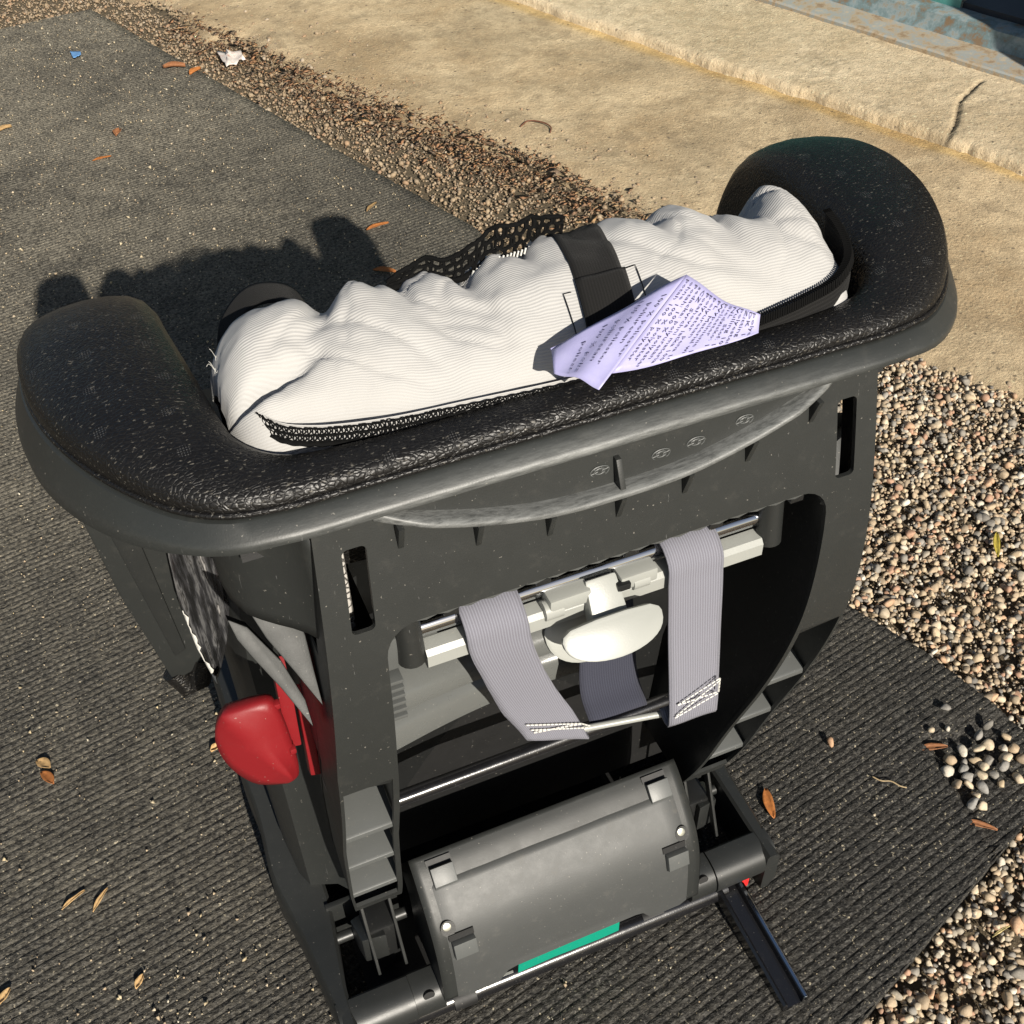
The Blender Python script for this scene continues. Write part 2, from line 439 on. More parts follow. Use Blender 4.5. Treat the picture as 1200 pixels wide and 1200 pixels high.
def tube_geo(path, r, n=10, off=0, caps=True, r2=None):
    P = [Vector(p) for p in path]
    vs, fs = [], []
    up = Vector((0, 0, 1))
    prev = None
    for i, p in enumerate(P):
        t = (P[min(i + 1, len(P) - 1)] - P[max(i - 1, 0)])
        if t.length < 1e-9: t = Vector((1, 0, 0))
        t.normalize()
        if prev is None:
            a = t.cross(up)
            if a.length < 1e-3: a = t.cross(Vector((1, 0, 0)))
        else:
            a = prev - t * prev.dot(t)
        a.normalize(); prev = a
        b_ = t.cross(a)
        rr = r if not callable(r) else r(i / (len(P) - 1))
        for k in range(n):
            an = 2 * math.pi * k / n
            vs.append(p + a * (math.cos(an) * rr) + b_ * (math.sin(an) * (r2 or rr)))
    for i in range(len(P) - 1):
        for k in range(n):
            a0 = off + i * n + k; a1 = off + i * n + (k + 1) % n
            fs.append((a0, a1, a1 + n, a0 + n))
    if caps:
        fs.append(tuple(off + k for k in reversed(range(n))))
        fs.append(tuple(off + (len(P) - 1) * n + k for k in range(n)))
    return vs, fs

def tube(name, path, r, mat, parent=None, n=12, smooth=50, **kw):
    v, f = tube_geo(path, r, n, **kw)
    return mesh_obj(name, v, f, mat, parent, smooth)

def prism(name, front, back, mat, parent=None, bevel=0.001, smooth=35):
    n = len(front)
    v = list(front) + list(back)
    f = [tuple(range(n)), tuple(range(2 * n - 1, n - 1, -1))]
    for i in range(n):
        j = (i + 1) % n
        f.append((i, n + i, n + j, j))
    return mesh_obj(name, v, f, mat, parent, smooth, bevel=bevel)

def spline(pts, n):
    P = np.array(pts, float)
    d = np.r_[0, np.cumsum(np.maximum(np.linalg.norm(np.diff(P, axis=0), axis=1), 1e-6))]
    t = np.linspace(0, d[-1], n)
    out = np.empty((n, P.shape[1]))
    # monotone-ish cubic (finite difference Hermite)
    m_ = np.gradient(P, d, axis=0)
    k = np.clip(np.searchsorted(d, t, side='right') - 1, 0, len(d) - 2)
    h = (d[k + 1] - d[k])[:, None]; s = ((t - d[k])[:, None]) / h
    return (2 * s**3 - 3 * s**2 + 1) * P[k] + (s**3 - 2 * s**2 + s) * h * m_[k] + (-2 * s**3 + 3 * s**2) * P[k + 1] + (s**3 - s**2) * h * m_[k + 1]

def tag(o, label=None, cat=None, group=None, kind=None):
    if label: o['label'] = label
    if cat: o['category'] = cat
    if group: o['group'] = group
    if kind: o['kind'] = kind
    return o

def in_poly(x, y, poly):
    x = np.asarray(x); y = np.asarray(y)
    c = np.zeros(x.shape, bool); n = len(poly)
    for i in range(n):
        x0, y0 = poly[i]; x1, y1 = poly[(i + 1) % n]
        if y0 == y1: continue
        c ^= ((y0 > y) != (y1 > y)) & (x < (x1 - x0) * (y - y0) / (y1 - y0) + x0)
    return c

def dist_poly(x, y, poly):
    x = np.asarray(x, float); y = np.asarray(y, float)
    d = np.full(x.shape, 1e9); n = len(poly)
    for i in range(n):
        a = np.array(poly[i]); b_ = np.array(poly[(i + 1) % n]); e = b_ - a
        t = np.clip(((x - a[0]) * e[0] + (y - a[1]) * e[1]) / (e @ e + 1e-12), 0, 1)
        d = np.minimum(d, np.hypot(x - a[0] - t * e[0], y - a[1] - t * e[1]))
    return d

def fbm(x, y, z=0.0, o=4):
    return noise.fractal(Vector((x, y, z)), 1.0, 2.0, o)

# ------------------------------------------------------------------ ground
g = mesh_obj('ground', [(-60, -60, -0.012), (60, -60, -0.012), (60, 60, -0.012), (-60, 60, -0.012)], [(0, 1, 2, 3)], 'dirt')
tag(g, kind='structure')

# concrete apron and raised doorstep, laid along the building line
D = np.array((0.402, -0.916)); D /= np.linalg.norm(D)
NRM = np.array((-D[1], D[0]))          # pointing away from the mat
ORG = np.array((1.006, 2.559))         # on the edge of the doorstep
def ac(a, s): return ORG + D * a + NRM * s
CR = [np.array(p) for p in [(1.784, 1.561), (1.672, 1.497), (1.588, 1.407), (1.516, 1.35), (1.44, 1.29)]]
def crack_d(p):
    d = 9
    for i in range(len(CR) - 1):
        e = CR[i + 1] - CR[i]; t = np.clip(((p - CR[i]) @ e) / (e @ e), 0, 1)
        d = min(d, np.linalg.norm(p - CR[i] - t * e))
    return d
near_edge = [(-.10, 3.55), (.108, 2.922), (.352, 2.314), (.655, 1.73), (.83, 1.22), (.977, .76), (1.09, .593), (1.35, .10), (1.75, -.9)]
NE = np.array(near_edge)
ne_a = (NE - ORG) @ D; ne_s = (NE - ORG) @ NRM
a_vals = np.arange(-1.3, 3.6, 0.016)
rows, cols = [], []
for a in a_vals:
    s0 = np.interp(a, ne_a, ne_s) + 0.05 * fbm(a * 5, 3.1) + 0.02 * fbm(a * 22, 9)
    r = []
    for s in np.r_[np.linspace(s0, -0.02, 34), 0.0, 0.03]:
        p = ac(a, s)
        edge = min(1, max(0, (s - s0) / 0.05))
        z = -0.010 + 0.016 * edge ** 0.6 + 0.004 * fbm(p[0] * 7, p[1] * 7) + 0.0015 * fbm(p[0] * 40, p[1] * 40)
        r.append((p[0], p[1], z))
        near = max(0, 1 - abs(s + 0.01) / 0.035)
        dk = 1 - 0.38 * (1 - edge) - 0.25 * max(0, fbm(p[0] * 2.3, p[1] * 2.3, 5))
        cols.append((dk * (1 + .10 * near), dk * (1 - .04 * near), dk * (1 - .42 * near)))
    rows.append(r)
o = loft('pavement', rows, 'apron', None, 180, cols=np.array(cols), fix=False)
tag(o, kind='structure')
rows, cols = [], []
for a in np.r_[np.arange(-1.3, .6, .012), np.arange(.6, 1.6, .005), np.arange(1.6, 3.6, .014)]:
    e0 = 0.014 * fbm(a * 3.5, 1.7) + 0.006 * max(0, fbm(a * 13, 2.2)) + 0.0025 * fbm(a * 60, 4.2)
    r = []
    for k, s in enumerate(np.r_[0.0, 0.002, 0.006, 0.014, np.arange(0.032, 0.36, .006), np.linspace(0.37, 0.95, 20)]):
        p = ac(a, s + e0 * max(0, 1 - s / 0.1))
        z = [-0.01, 0.018, 0.027, 0.0305][k] if k < 4 else 0.031
        z += 0.003 * fbm(p[0] * 6, p[1] * 6, 2) + 0.0012 * fbm(p[0] * 60, p[1] * 60, 3)
        d = crack_d(p)
        z -= 0.009 * max(0, 1 - d / (0.007 + .004 * fbm(p[0] * 30, p[1] * 30)))
        r.append((p[0], p[1], z))
        dk = 1 - 0.6 * max(0, 1 - d / (0.007 + .004 * fbm(p[0] * 30, p[1] * 30)))
        cols.append((dk, dk, dk))
    rows.append(r)
o = loft('doorstep', rows, 'step', None, 180, cols=np.array(cols), fix=False)
tag(o, kind='structure')

# steel threshold and doorway of the building
def sill_pt(a, s, z):
    p = ac(a, s); return (p[0], p[1], z)
sa = (np.array((1.582, 2.209)) - ORG); sb = (np.array((1.858, 1.503)) - ORG)
s1, a1 = sa @ NRM, sa @ D
s2, a2 = sb @ NRM, sb @ D
def sill_s(a): return s1 + (s2 - s1) * (a - a1) / (a2 - a1)
thr = bpy.data.objects.new('door_threshold', None); C.objects.link(thr)
tag(thr, 'weathered steel door threshold with peeling blue paint on the concrete step', 'threshold')
def extr(name, prof, mat, par, a0=-1.2, a1_=2.2, n=60, wob=0.0):
    rows = []
    for i in range(n + 1):
        a = a0 + (a1_ - a0) * i / n
        s = sill_s(a)
        rows.append([sill_pt(a, s + ds, z + wob * fbm(a * 9, ds * 30)) for ds, z in prof])
    return loft(name, rows, mat, par, 35)
extr('flange', [(0.0, 0.020), (-0.002, 0.040), (0.002, 0.044), (0.060, 0.050), (0.085, 0.052)], 'rust', thr, wob=0.003)
extr('riser', [(0.075, 0.045), (0.085, 0.056), (0.092, 0.092), (0.10, 0.097), (0.150, 0.099)], 'bluerust', thr, wob=0.002)
extr('door_leaf', [(0.140, 0.07), (0.142, 0.125), (0.150, 0.130), (0.200, 0.131), (0.203, 2.1), (0.25, 2.1)], 'teal', thr, a0=-1.2, a1_=1.05)
bw = bpy.data.objects.new('building', None); C.objects.link(bw)
tag(bw, 'building with doorway coloured dark for shade beyond the steel threshold', 'building')
extr('doorway', [(0.150, 0.02), (0.151, 0.112), (0.20, 0.112), (0.9, 0.112), (0.9, 2.3)], 'doorway_shade', bw, a0=1.051, a1_=2.2, n=6)
rows = []
for ds in (-0.16, 0.5):
    rows.append([sill_pt(a, sill_s(1.85) + ds, z) for a, z in ((1.88, -0.01), (1.88, 2.6), (4.5, 2.6), (4.5, -0.01))])
prism('wall', rows[0], rows[1], 'wall', bw, bevel=0.01)  # unseen wall end, added to throw a slanting shadow across the sill
rows = []
for ds in (0.16, 0.5):
    rows.append([sill_pt(a, sill_s(1.0) + ds, z) for a, z in ((-6, -0.01), (-6, 2.6), (-1.2, 2.6), (-1.2, -0.01))])
prism('wall', rows[0], rows[1], 'wall', bw, bevel=0.01)

# ------------------------------------------------------------------ ribbed mat
RY = 0.204
e1 = np.array((math.cos(RY), math.sin(RY))); e2 = np.array((-math.sin(RY), math.cos(RY)))
MAT = [(-.072, 3.009), (-.32, 2.962), (-1.5, 2.74), (-1.7, -1.05), (.249, -.146), (.553, -.033), (.615, .018), (.636, .05), (.642, .072), (.605, .219),
       (.556, .337), (.53, .42), (.5, .6), (.49, .9), (.48, 1.3), (.465, 1.471), (.335, 1.84), (.2, 2.222), (.06, 2.62)]
MA = np.array(MAT)
mu = MA @ e1; mn = MA @ e2
A_ = np.array((.515, .115)); B_ = np.array((.499, .0)); Cc = np.array((.664, .10))
def mat_h(x, y):
    """top of the mat's base; the corner by the gravel lies one layer lower"""
    d1 = (x - A_[0]) * (B_[1] - A_[1]) - (y - A_[1]) * (B_[0] - A_[0]); d1 /= np.linalg.norm(B_ - A_)
    d2 = (x - A_[0]) * (Cc[1] - A_[1]) - (y - A_[1]) * (Cc[0] - A_[0]); d2 /= np.linalg.norm(Cc - A_)
    k = np.clip(-d1 / 0.004, 0, 1) * np.clip(d2 / 0.02 + 0.5, 0, 1)
    return 0.010 - 0.0065 * k + 0.0025 * np.sin(x * 5.1 + 1.3 * y) * np.cos(y * 3.7 - x)
RS = 0.0100
cs = np.array([0.0, 0.22, 0.5, 0.78, 1.0]); ch = np.array([0.0, 0.0011, 0.0014, 0.0011, 0.0])
verts, faces = [], []
voff = 0
def spans(nc):
    xs = []
    for i in range(len(MA)):
        j = (i + 1) % len(MA)
        if (mn[i] > nc) != (mn[j] > nc):
            xs.append(mu[i] + (mu[j] - mu[i]) * (nc - mn[i]) / (mn[j] - mn[i]))
    xs.sort()
    return xs
for k in range(int(mn.min() / RS) - 1, int(mn.max() / RS) + 1):
    xc = spans((k + 0.5) * RS)
    for q in range(0, len(xc) - 1, 2):
        if xc[q + 1] - xc[q] < 0.02: continue
        st = 0.008 if k * RS < 0.9 else 0.025
        lo = max(xc[q], -1.75)
        nn_ = max(3, int((xc[q + 1] - lo) / st))
        tt = np.linspace(0, 1, nn_)
        jit = rng.normal(0, 0.0003, (nn_, 5)); jit[:, 0] = jit[:, 4] = 0
        rowv = []
        for jc in range(5):
            n_ = (k + cs[jc]) * RS
            x_ = spans(n_)
            u0, u1 = (x_[q], x_[q + 1]) if len(x_) == len(xc) else (xc[q], xc[q + 1])
            uu = u0 + (u1 - u0) * tt
            off_ = 0.0012 * np.sin(uu * 2.1 + 0.5) + 0.0002 * np.sin(uu * 60 + k * 2.9)
            x = uu * e1[0] + (n_ + off_) * e2[0]; y = uu * e1[1] + (n_ + off_) * e2[1]
            z = mat_h(x, y) + ch[jc] + jit[:, jc]
            col = np.stack([x, y, z], 1)
            first = col[0].copy(); last = col[-1].copy(); first[2] = last[2] = -0.011
            rowv.append(np.vstack([first, col, last]))
        V = np.array(rowv)
        nu, nv = V.shape[0], V.shape[1]
        verts.append(V.reshape(-1, 3))
        idx = voff + np.arange(nu * nv).reshape(nu, nv)
        faces.append(np.stack([idx[:-1, :-1], idx[:-1, 1:], idx[1:, 1:], idx[1:, :-1]], -1).reshape(-1, 4))
        voff += nu * nv
def big_mesh(name, V, F, mat, smooth=True, cols=None):
    me = bpy.data.meshes.new(name)
    nv, nf, k = len(V), len(F), F.shape[1]
    me.vertices.add(nv); me.vertices.foreach_set('co', np.ascontiguousarray(V, dtype=np.float32).ravel())
    me.loops.add(nf * k); me.loops.foreach_set('vertex_index', np.ascontiguousarray(F, dtype=np.int32).ravel())
    me.polygons.add(nf)
    me.polygons.foreach_set('loop_start', np.arange(0, nf * k, k, dtype=np.int32))
    me.polygons.foreach_set('loop_total', np.full(nf, k, dtype=np.int32))
    me.polygons.foreach_set('use_smooth', np.full(nf, smooth))
    if cols is not None:
        ca = me.color_attributes.new('Col', 'FLOAT_COLOR', 'POINT')
        cc = np.ones((nv, 4), dtype=np.float32); cc[:, :3] = cols
        ca.data.foreach_set('color', cc.ravel())
    me.update(); me.validate()
    me.materials.append(M[mat])
    o = bpy.data.objects.new(name, me); C.objects.link(o)
    return o
o = big_mesh('floor_mat', np.vstack(verts), np.vstack(faces)[:, ::-1], 'mat')
tag(o, 'long dark ribbed rubber mat lying under the child seat', 'mat')

# ------------------------------------------------------------------ gravel
def ico(sub):
    bm = bmesh.new(); bmesh.ops.create_icosphere(bm, subdivisions=sub, radius=1.0)
    v = np.array([p.co[:] for p in bm.verts]); f = np.array([[q.index for q in t.verts] for t in bm.faces]); bm.free()
    return v, f
I1 = ico(1); I2 = ico(2)
def stone_shapes(base, n, amp):
    out = []
    for i in range(n):
        v = base[0].copy()
        dirs = rng.normal(size=(9, 3)); dirs /= np.linalg.norm(dirs, axis=1)[:, None]
        for d in dirs[:]:      # planar facets make them angular
            h = v @ d; lim = rng.uniform(0.5, 0.8)
            v = v - np.clip(h - lim, 0, None)[:, None] * d * 0.85
        v *= (1 + rng.normal(0, amp, (len(v), 1)))
        v *= np.array([1, rng.uniform(.62, .95), rng.uniform(.5, .8)])
        out.append(v)
    return out
SH2 = stone_shapes(I2, 14, 0.03); SH1 = stone_shapes(I1, 14, 0.06)
PAL = np.array([(.42, .325, .21), (.36, .27, .175), (.48, .395, .28), (.28, .215, .145), (.20, .185, .16), (.13, .125, .115), (.085, .083, .08), (.36, .20, .125), (.44, .27, .16), (.55, .50, .41), (.24, .225, .20), (.33, .29, .225)])
PW = np.array([.18, .17, .15, .11, .08, .05, .025, .05, .06, .05, .05, .05]); PW /= PW.sum()
def rotm(n):
    q = rng.normal(size=(n, 4)); q /= np.linalg.norm(q, axis=1)[:, None]
    w, x, y, z = q.T
    return np.stack([1 - 2 * (y * y + z * z), 2 * (x * y - z * w), 2 * (x * z + y * w), 2 * (x * y + z * w), 1 - 2 * (x * x + z * z), 2 * (y * z - x * w), 2 * (x * z - y * w), 2 * (y * z + x * w), 1 - 2 * (x * x + y * y)], 1).reshape(n, 3, 3)
def flatrot(n, tilt=0.5):
    a = rng.uniform(0, 2 * math.pi, n); b_ = rng.normal(0, tilt, n); c_ = rng.normal(0, tilt, n)
    ca, sa_, cb, sb_, cc, sc = np.cos(a), np.sin(a), np.cos(b_), np.sin(b_), np.cos(c_), np.sin(c_)
    Z = np.zeros((n, 3, 3)); Z[:, 0, 0] = ca; Z[:, 0, 1] = -sa_; Z[:, 1, 0] = sa_; Z[:, 1, 1] = ca; Z[:, 2, 2] = 1
    X = np.zeros((n, 3, 3)); X[:, 0, 0] = 1; X[:, 1, 1] = cb; X[:, 1, 2] = -sb_; X[:, 2, 1] = sb_; X[:, 2, 2] = cb
    Y = np.zeros((n, 3, 3)); Y[:, 1, 1] = 1; Y[:, 0, 0] = cc; Y[:, 0, 2] = sc; Y[:, 2, 0] = -sc; Y[:, 2, 2] = cc
    return Z @ X @ Y
conc_poly = [tuple(ac(a, np.interp(a, ne_a, ne_s))) for a in np.arange(-1.3, 3.6, .05)] + [tuple(ac(3.6, 1.0)), tuple(ac(-1.3, 1.0))]
def sample(n, x0, x1, y0, y1, keep):
    x = rng.uniform(x0, x1, n); y = rng.uniform(y0, y1, n)
    k = keep(x, y); return x[k], y[k]
def stones(name, x, y, rad, zf, shapes, fc, dust=0.0, tilt=0.5):
    n = len(x); R = flatrot(n, tilt)
    which = rng.integers(0, len(shapes), n)
    SV = np.array(shapes)[which]
    P = np.einsum('nij,nkj->nki', R, SV) * rad[:, None, None]
    P[:, :, 0] += x[:, None]; P[:, :, 1] += y[:, None]
    P[:, :, 2] += zf(x, y, rad)[:, None]
    col = PAL[rng.choice(len(PAL), n, p=PW)] * rng.uniform(1.0, 1.5, (n, 1))
    col = .8 * col + .2 * np.array((.36, .30, .22))
    col = col * (1 - dust) + np.array((.235, .16, .09)) * dust
    nv = SV.shape[1]
    F = (fc[None] + (np.arange(n) * nv)[:, None, None]).reshape(-1, 3)
    return big_mesh(name, P.reshape(-1, 3), F, 'gravel', True, np.repeat(col, nv, 0))
def keep_near(x, y):
    ok = ~in_poly(x, y, MAT) & (~in_poly(x, y, conc_poly) | (dist_poly(x, y, conc_poly) < 0.012 + 0.03 * rng.random(x.shape) ** 3))
    px = (x - .25); return ok & (x > 0.2) & (y < 1.15) & (y > -1.1) & (x + 0.55 * y < 1.85)
x, y = sample(70000, .2, 1.75, -1.1, 1.15, keep_near)
rad = np.clip(rng.lognormal(math.log(.0044), .36, len(x)), .0020, .0105)
o = stones('gravel', x, y, rad, lambda x, y, r: -0.007 + r * 0.35 + rng.uniform(0, .005, len(x)), SH2, I2[1])
tag(o, 'loose beige and grey pebble gravel beside the near end of the mat', 'gravel', kind='stuff')
x, y = sample(90000, .2, 1.75, -1.1, 1.15, keep_near)
rad = np.clip(rng.lognormal(math.log(.0024), .3, len(x)), .0012, .005)
o = stones('fine_gravel', x, y, rad, lambda x, y, r: -0.0065 + rng.uniform(0, .003, len(x)), SH1, I1[1], dust=.25)
tag(o, 'fine gravel and crumbs filling the gaps between the larger pebbles', 'gravel', kind='stuff')
def keep_far(x, y):
    inm = in_poly(x, y, MAT)
    return (~inm | (dist_poly(x, y, MAT) < 0.006)) & (~in_poly(x, y, conc_poly) | (dist_poly(x, y, conc_poly) < 0.01 + 0.30 * rng.random(x.shape) ** 5)) & (y >= 1.15)
x, y = sample(80000, -.9, 1.0, 1.15, 3.7, keep_far)
rad = np.clip(rng.lognormal(math.log(.0029), .48, len(x)), .0012, .010)
o = stones('grit', x, y, rad, lambda x, y, r: np.where(in_poly(x, y, conc_poly), 0.002, -0.009) + r * 0.25 + rng.uniform(0, .003, len(x)), SH1, I1[1], dust=0.62)
tag(o, 'fine brown grit and small stones between mat and concrete', 'grit', kind='stuff')
# rusty leaf litter along the concrete edge
_P, _W = PAL, PW
PAL = np.array([(.20, .085, .03), (.27, .12, .045), (.15, .075, .035), (.33, .19, .08), (.10, .06, .035)]); PW = np.ones(5) / 5
t_ = rng.random(3600) ** .8
xe = np.interp(t_, [0, .25, .5, .75, 1], [.83, .70, .56, .36, .16]); ye = np.interp(t_, [0, .25, .5, .75, 1], [1.22, 1.62, 1.90, 2.30, 2.80])
x = xe - np.abs(rng.normal(0, .07, len(xe))) + .03; y = ye + rng.normal(0, .05, len(xe))
k_ = ~in_poly(x, y, MAT); x, y = x[k_], y[k_]
_tv = np.array([(1, 0, 0), (-.9, .25, .05), (-.2, -.35, .12), (.1, .3, .1)]); _tf = np.array([(0, 1, 2), (0, 3, 1), (0, 2, 3), (1, 3, 2)])
rad = np.clip(rng.lognormal(math.log(.006), .45, len(x)), .002, .016)
o = stones('leaf_litter', x, y, rad, lambda x, y, r: np.where(in_poly(x, y, conc_poly), .006, -.003) + rng.uniform(0, .003, len(x)), [_tv, _tv * np.array([1, 1.6, 1]), _tv * np.array([.7, .8, 1.5])], _tf, tilt=.3)
tag(o, 'rusty brown leaf crumbs scattered along the edge of the concrete', 'leaf litter', kind='stuff')
PAL, PW = _P, _W
# sand on the mat
def keep_mat(x, y): return in_poly(x, y, MAT) & (rng.random(x.shape) < np.clip(0.22 + 0.22 * y - 0.5 * x, 0.05, 1.0))
x, y = sample(17000, -.95, .65, -.2, 3.0, keep_mat)
x = np.r_[x, rng.normal(-.37, .06, 110)]; y = np.r_[y, rng.normal(.16, .04, 110)]
rad = np.clip(rng.lognormal(math.log(.0011), .45, len(x)), .0005, .0036)
far = y > 1.6
rad[far] *= 1.25
tet = (np.array([(1, 1, 1), (-1, -1, 1), (-1, 1, -1), (1, -1, -1)]) * .7, np.array([(0, 1, 2), (0, 3, 1), (0, 2, 3), (1, 3, 2)]))
_PAL = PAL
PAL = np.vstack([PAL[:3], (.50, .42, .28), (.46, .37, .22), (.52, .48, .38), (.28, .23, .16)]); PW = np.array([.15, .1, .15, .2, .2, .1, .1])
o = stones('sand_grains', x, y, rad, lambda x, y, r: mat_h(x, y) + 0.0025 + r * .5, [tet[0] * np.array([1, .7, .6]), tet[0]], tet[1])
tag(o, 'scattered pale sand grains and wood bits on the mat', 'sand', kind='stuff')
PAL = _PAL; PW = np.array([.18, .17, .15, .11, .08, .05, .025, .05, .06, .05, .05, .05]); PW /= PW.sum()

# single pebbles on the mat
def pebble(px, py, r, col, label, group=None, z=None):
    i = int(rng.integers(0, len(SH2)))
    R = flatrot(1, .35)[0]
    V = (SH2[i] @ R.T) * r
    zz = (float(mat_h(px, py)) + .003 if z is None else z) - V[:, 2].min()
    V = V + np.array((px, py, zz))
    o = mesh_obj('pebble', V, I2[1], 'gravel', None, 180, cols=np.tile(col, (len(V), 1)), fix=False)
    tag(o, label, 'pebble', group)
    return o
pile = [(.583, .072), (.597, .060), (.611, .072), (.549, .076), (.566, .068), (.541, .063), (.569, .052), (.555, .046), (.589, .046), (.576, .036), (.531, .053), (.513, .061), (.529, .043), (.544, .036), (.524, .034), (.538, .024), (.511, .040), (.561, .020), (.583, .019), (.607, .054), (.608, .038), (.580, .086), (.557, .031), (.523, .020), (.526, .072), (.553, .058), (.512, .011), (.520, .004)]
pc = [PAL[2], PAL[9] * .9, PAL[0], PAL[9] * .9, PAL[2], PAL[10], PAL[4], PAL[2], PAL[2], PAL[10], PAL[5] * 1.6, PAL[9] * .85, PAL[10], PAL[2] * .9, PAL[2], PAL[5] * 1.7, PAL[3] * 1.3, PAL[0], PAL[2] * 1.05, PAL[1], PAL[3], PAL[10], PAL[4], PAL[2], PAL[1], PAL[0], PAL[5] * 1.7, PAL[2]]
def PLAB(c_):
    if c_[0] > 1.28 * c_[2] and c_[0] > .40: return 'pale beige'
    if c_[0] > 1.28 * c_[2]: return 'brown'
    return 'whitish' if c_[0] > .4 else 'bluish grey'
lift = {7: .006, 9: .005, 13: .006, 4: .005, 22: .006}
for i, (a, b2) in enumerate(pile):
    pebble(a, b2, float(rng.uniform(.0065, .0105)), np.minimum(.7, pc[i] * 1.25), PLAB(pc[i]) + ' pebble in the little heap of stones on the mat corner', 'pebbles heaped on the mat corner', z=float(mat_h(a, b2)) + .002 + lift.get(i, 0))
pebble(.406, .146, .0075, PAL[8] * 1.2, 'single small pinkish pebble lying alone on the ribbed mat right of the seat')
pebble(.567, .134, .0085, PAL[10], 'larger grey pebble on the mat just inside its gravel edge')
pebble(.532, .114, .0062, PAL[2] * 1.1, 'round beige pebble on the mat above the brown leaf at the corner')
pebble(.551, .108, .0055, PAL[9], 'tiny white pebble on the mat, right of the round beige one')
pebble(.600, .092, .009, PAL[4], 'grey pebble topmost at the edge of the little heap on the mat corner')

# leaves, twigs, scraps
def leaf(name, x, y, ln, wd, ang, col, label, curl=.25, cat='leaf', z=None, thick=.0006):
    n, w = 11, 5
    vs = []
    ca, sa_ = math.cos(ang), math.sin(ang)
    z0 = (float(mat_h(x, y)) + .0042) if z is None else z
    for i in range(n):
        t = i / (n - 1)
        hw = wd / 2 * (math.sin(math.pi * min(1, t * .93 + .035)) ** .75)
        for j in range(w):
            q = j / (w - 1) * 2 - 1
            lx = (t - .5) * ln; ly = q * hw + .04 * ln * math.sin(t * 3)
            lz = curl * wd * (q * q) * .8 + curl * ln * .10 * math.sin(t * 3.1) + .0006 * math.sin(9 * t + 5 * q)
            vs.append((x + lx * ca - ly * sa_, y + lx * sa_ + ly * ca, z0 + lz))
    f = grid_faces(n, w)
    cc = np.tile(col, (len(vs), 1)) * rng.uniform(.8, 1.15, (len(vs), 1))
    o = mesh_obj(name, vs, f, 'leafm', None, 180, cols=cc, solid=thick)
    tag(o, label, cat)
    return o
LO = np.array((.42, .15, .035)); LB = np.array((.30, .125, .05)); LT = np.array((.50, .32, .14))
leaf('dry_leaf', .293, .104, .040, .0125, 1.25, LO * 1.1, 'orange elongated dry leaf on the mat beside the seat base corner')
leaf('dry_leaf', .519, .094, .038, .010, -.30, LB, 'narrow brown dry leaf at the upper left of the pebble heap')
leaf('dry_leaf', .501, -.014, .040, .0085, -.72, LB * 1.15, 'narrow brown dry leaf below the pebble heap near the mat edge')
leaf('dry_leaf', -.484, .503, .022, .014, -.9, LT * .8, 'upper half of a broken tan leaf on the mat at far left')
leaf('dry_leaf', -.482, .481, .026, .012, -1.1, LO * .8, 'lower half of a broken tan leaf on the mat at far left')
leaf('dry_leaf', .063, 2.498, .055, .022, -.3, LB * 1.0, 'brown curled leaf at the mat edge near the paper scrap', .5)
leaf('dry_leaf', .106, 2.449, .040, .020, .6, LO * 1.1, 'orange leaf tip at the mat edge nearest the paper scrap', .4)
leaf('dry_leaf', -.125, 2.195, .030, .020, 1.1, LB, 'small brown upright leaf in the middle of the far mat', .4)
leaf('dry_leaf', -.178, 2.083, .042, .010, .1, LO, 'thin orange leaf lying crosswise in the middle of the far mat', .2)
leaf('dry_leaf', .286, 1.549, .050, .012, .15, LO, 'orange leaf on the mat between seat shadow and gravel', .3)
leaf('dry_leaf', .246, 1.385, .045, .016, -.6, LO * .9, 'orange leaf on the mat just above the white seat cover', .3)
leaf('dry_leaf', .30, 1.63, .04, .009, .7, LT * .7, 'tan leaf on the mat close to its far gravel edge', .3)
leaf('dry_leaf', -.36, 2.33, .03, .016, .3, LT * .9, 'pale curled leaf near the blue scrap at the far left', .5)
leaf('dry_leaf', .826, .343, .05, .010, .9, np.array((.5, .40, .06)), 'yellowish green blade lying on the gravel at right', .3, z=.004)
leaf('wood_chip', -.285, .442, .016, .010, .4, LT * 1.25, 'pale yellow wood chip on the mat left of the red lever', .5, 'wood chip')
leaf('wood_chip', -.423, .186, .016, .008, .9, LT * 1.3, 'pale wood chip on the mat at the bottom left', .4, 'wood chip')
leaf('wood_chip', -.555, .226, .018, .009, .8, LT * 1.1, 'tan wood chip at the bottom left corner of the picture', .4, 'wood chip')
leaf('wood_chip', -.475, .308, .030, .004, .45, LT * 1.2, 'left one of two pale straw splinters on the mat', .3, 'splinter')
leaf('wood_chip', -.447, .296, .030, .0055, .85, LT * 1.2, 'right one of two pale straw splinters on the mat', .3, 'splinter')
leaf('wood_chip', .441, -.125, .026, .003, .1, np.array((.62, .5, .22)), 'yellow straw bit on the gravel at bottom right', .2, 'straw', z=.006)
def curve_bit(name, pts, r, col, label, cat):
    v, f = tube_geo(spline(pts, 22), r, 6)
    o = mesh_obj(name, v, f, 'leafm', None, 180, cols=np.tile(col, (len(v), 1)))
    tag(o, label, cat)
zt = float(mat_h(.44, .07)) + .005
curve_bit('twig', [(.424, .087, zt), (.430, .078, zt), (.440, .072, zt + .001), (.447, .062, zt), (.452, .058, zt)], .0009, (.40, .30, .17), 'tiny bent pale twig on the mat below the lone pebble', 'twig')
curve_bit('wire', [(.725, 1.845, .009), (.75, 1.86, .011), (.775, 1.84, .012), (.785, 1.81, .011), (.775, 1.79, .009)], .0016, (.16, .06, .03), 'thin rusty bent wire on the concrete above the seat', 'wire')
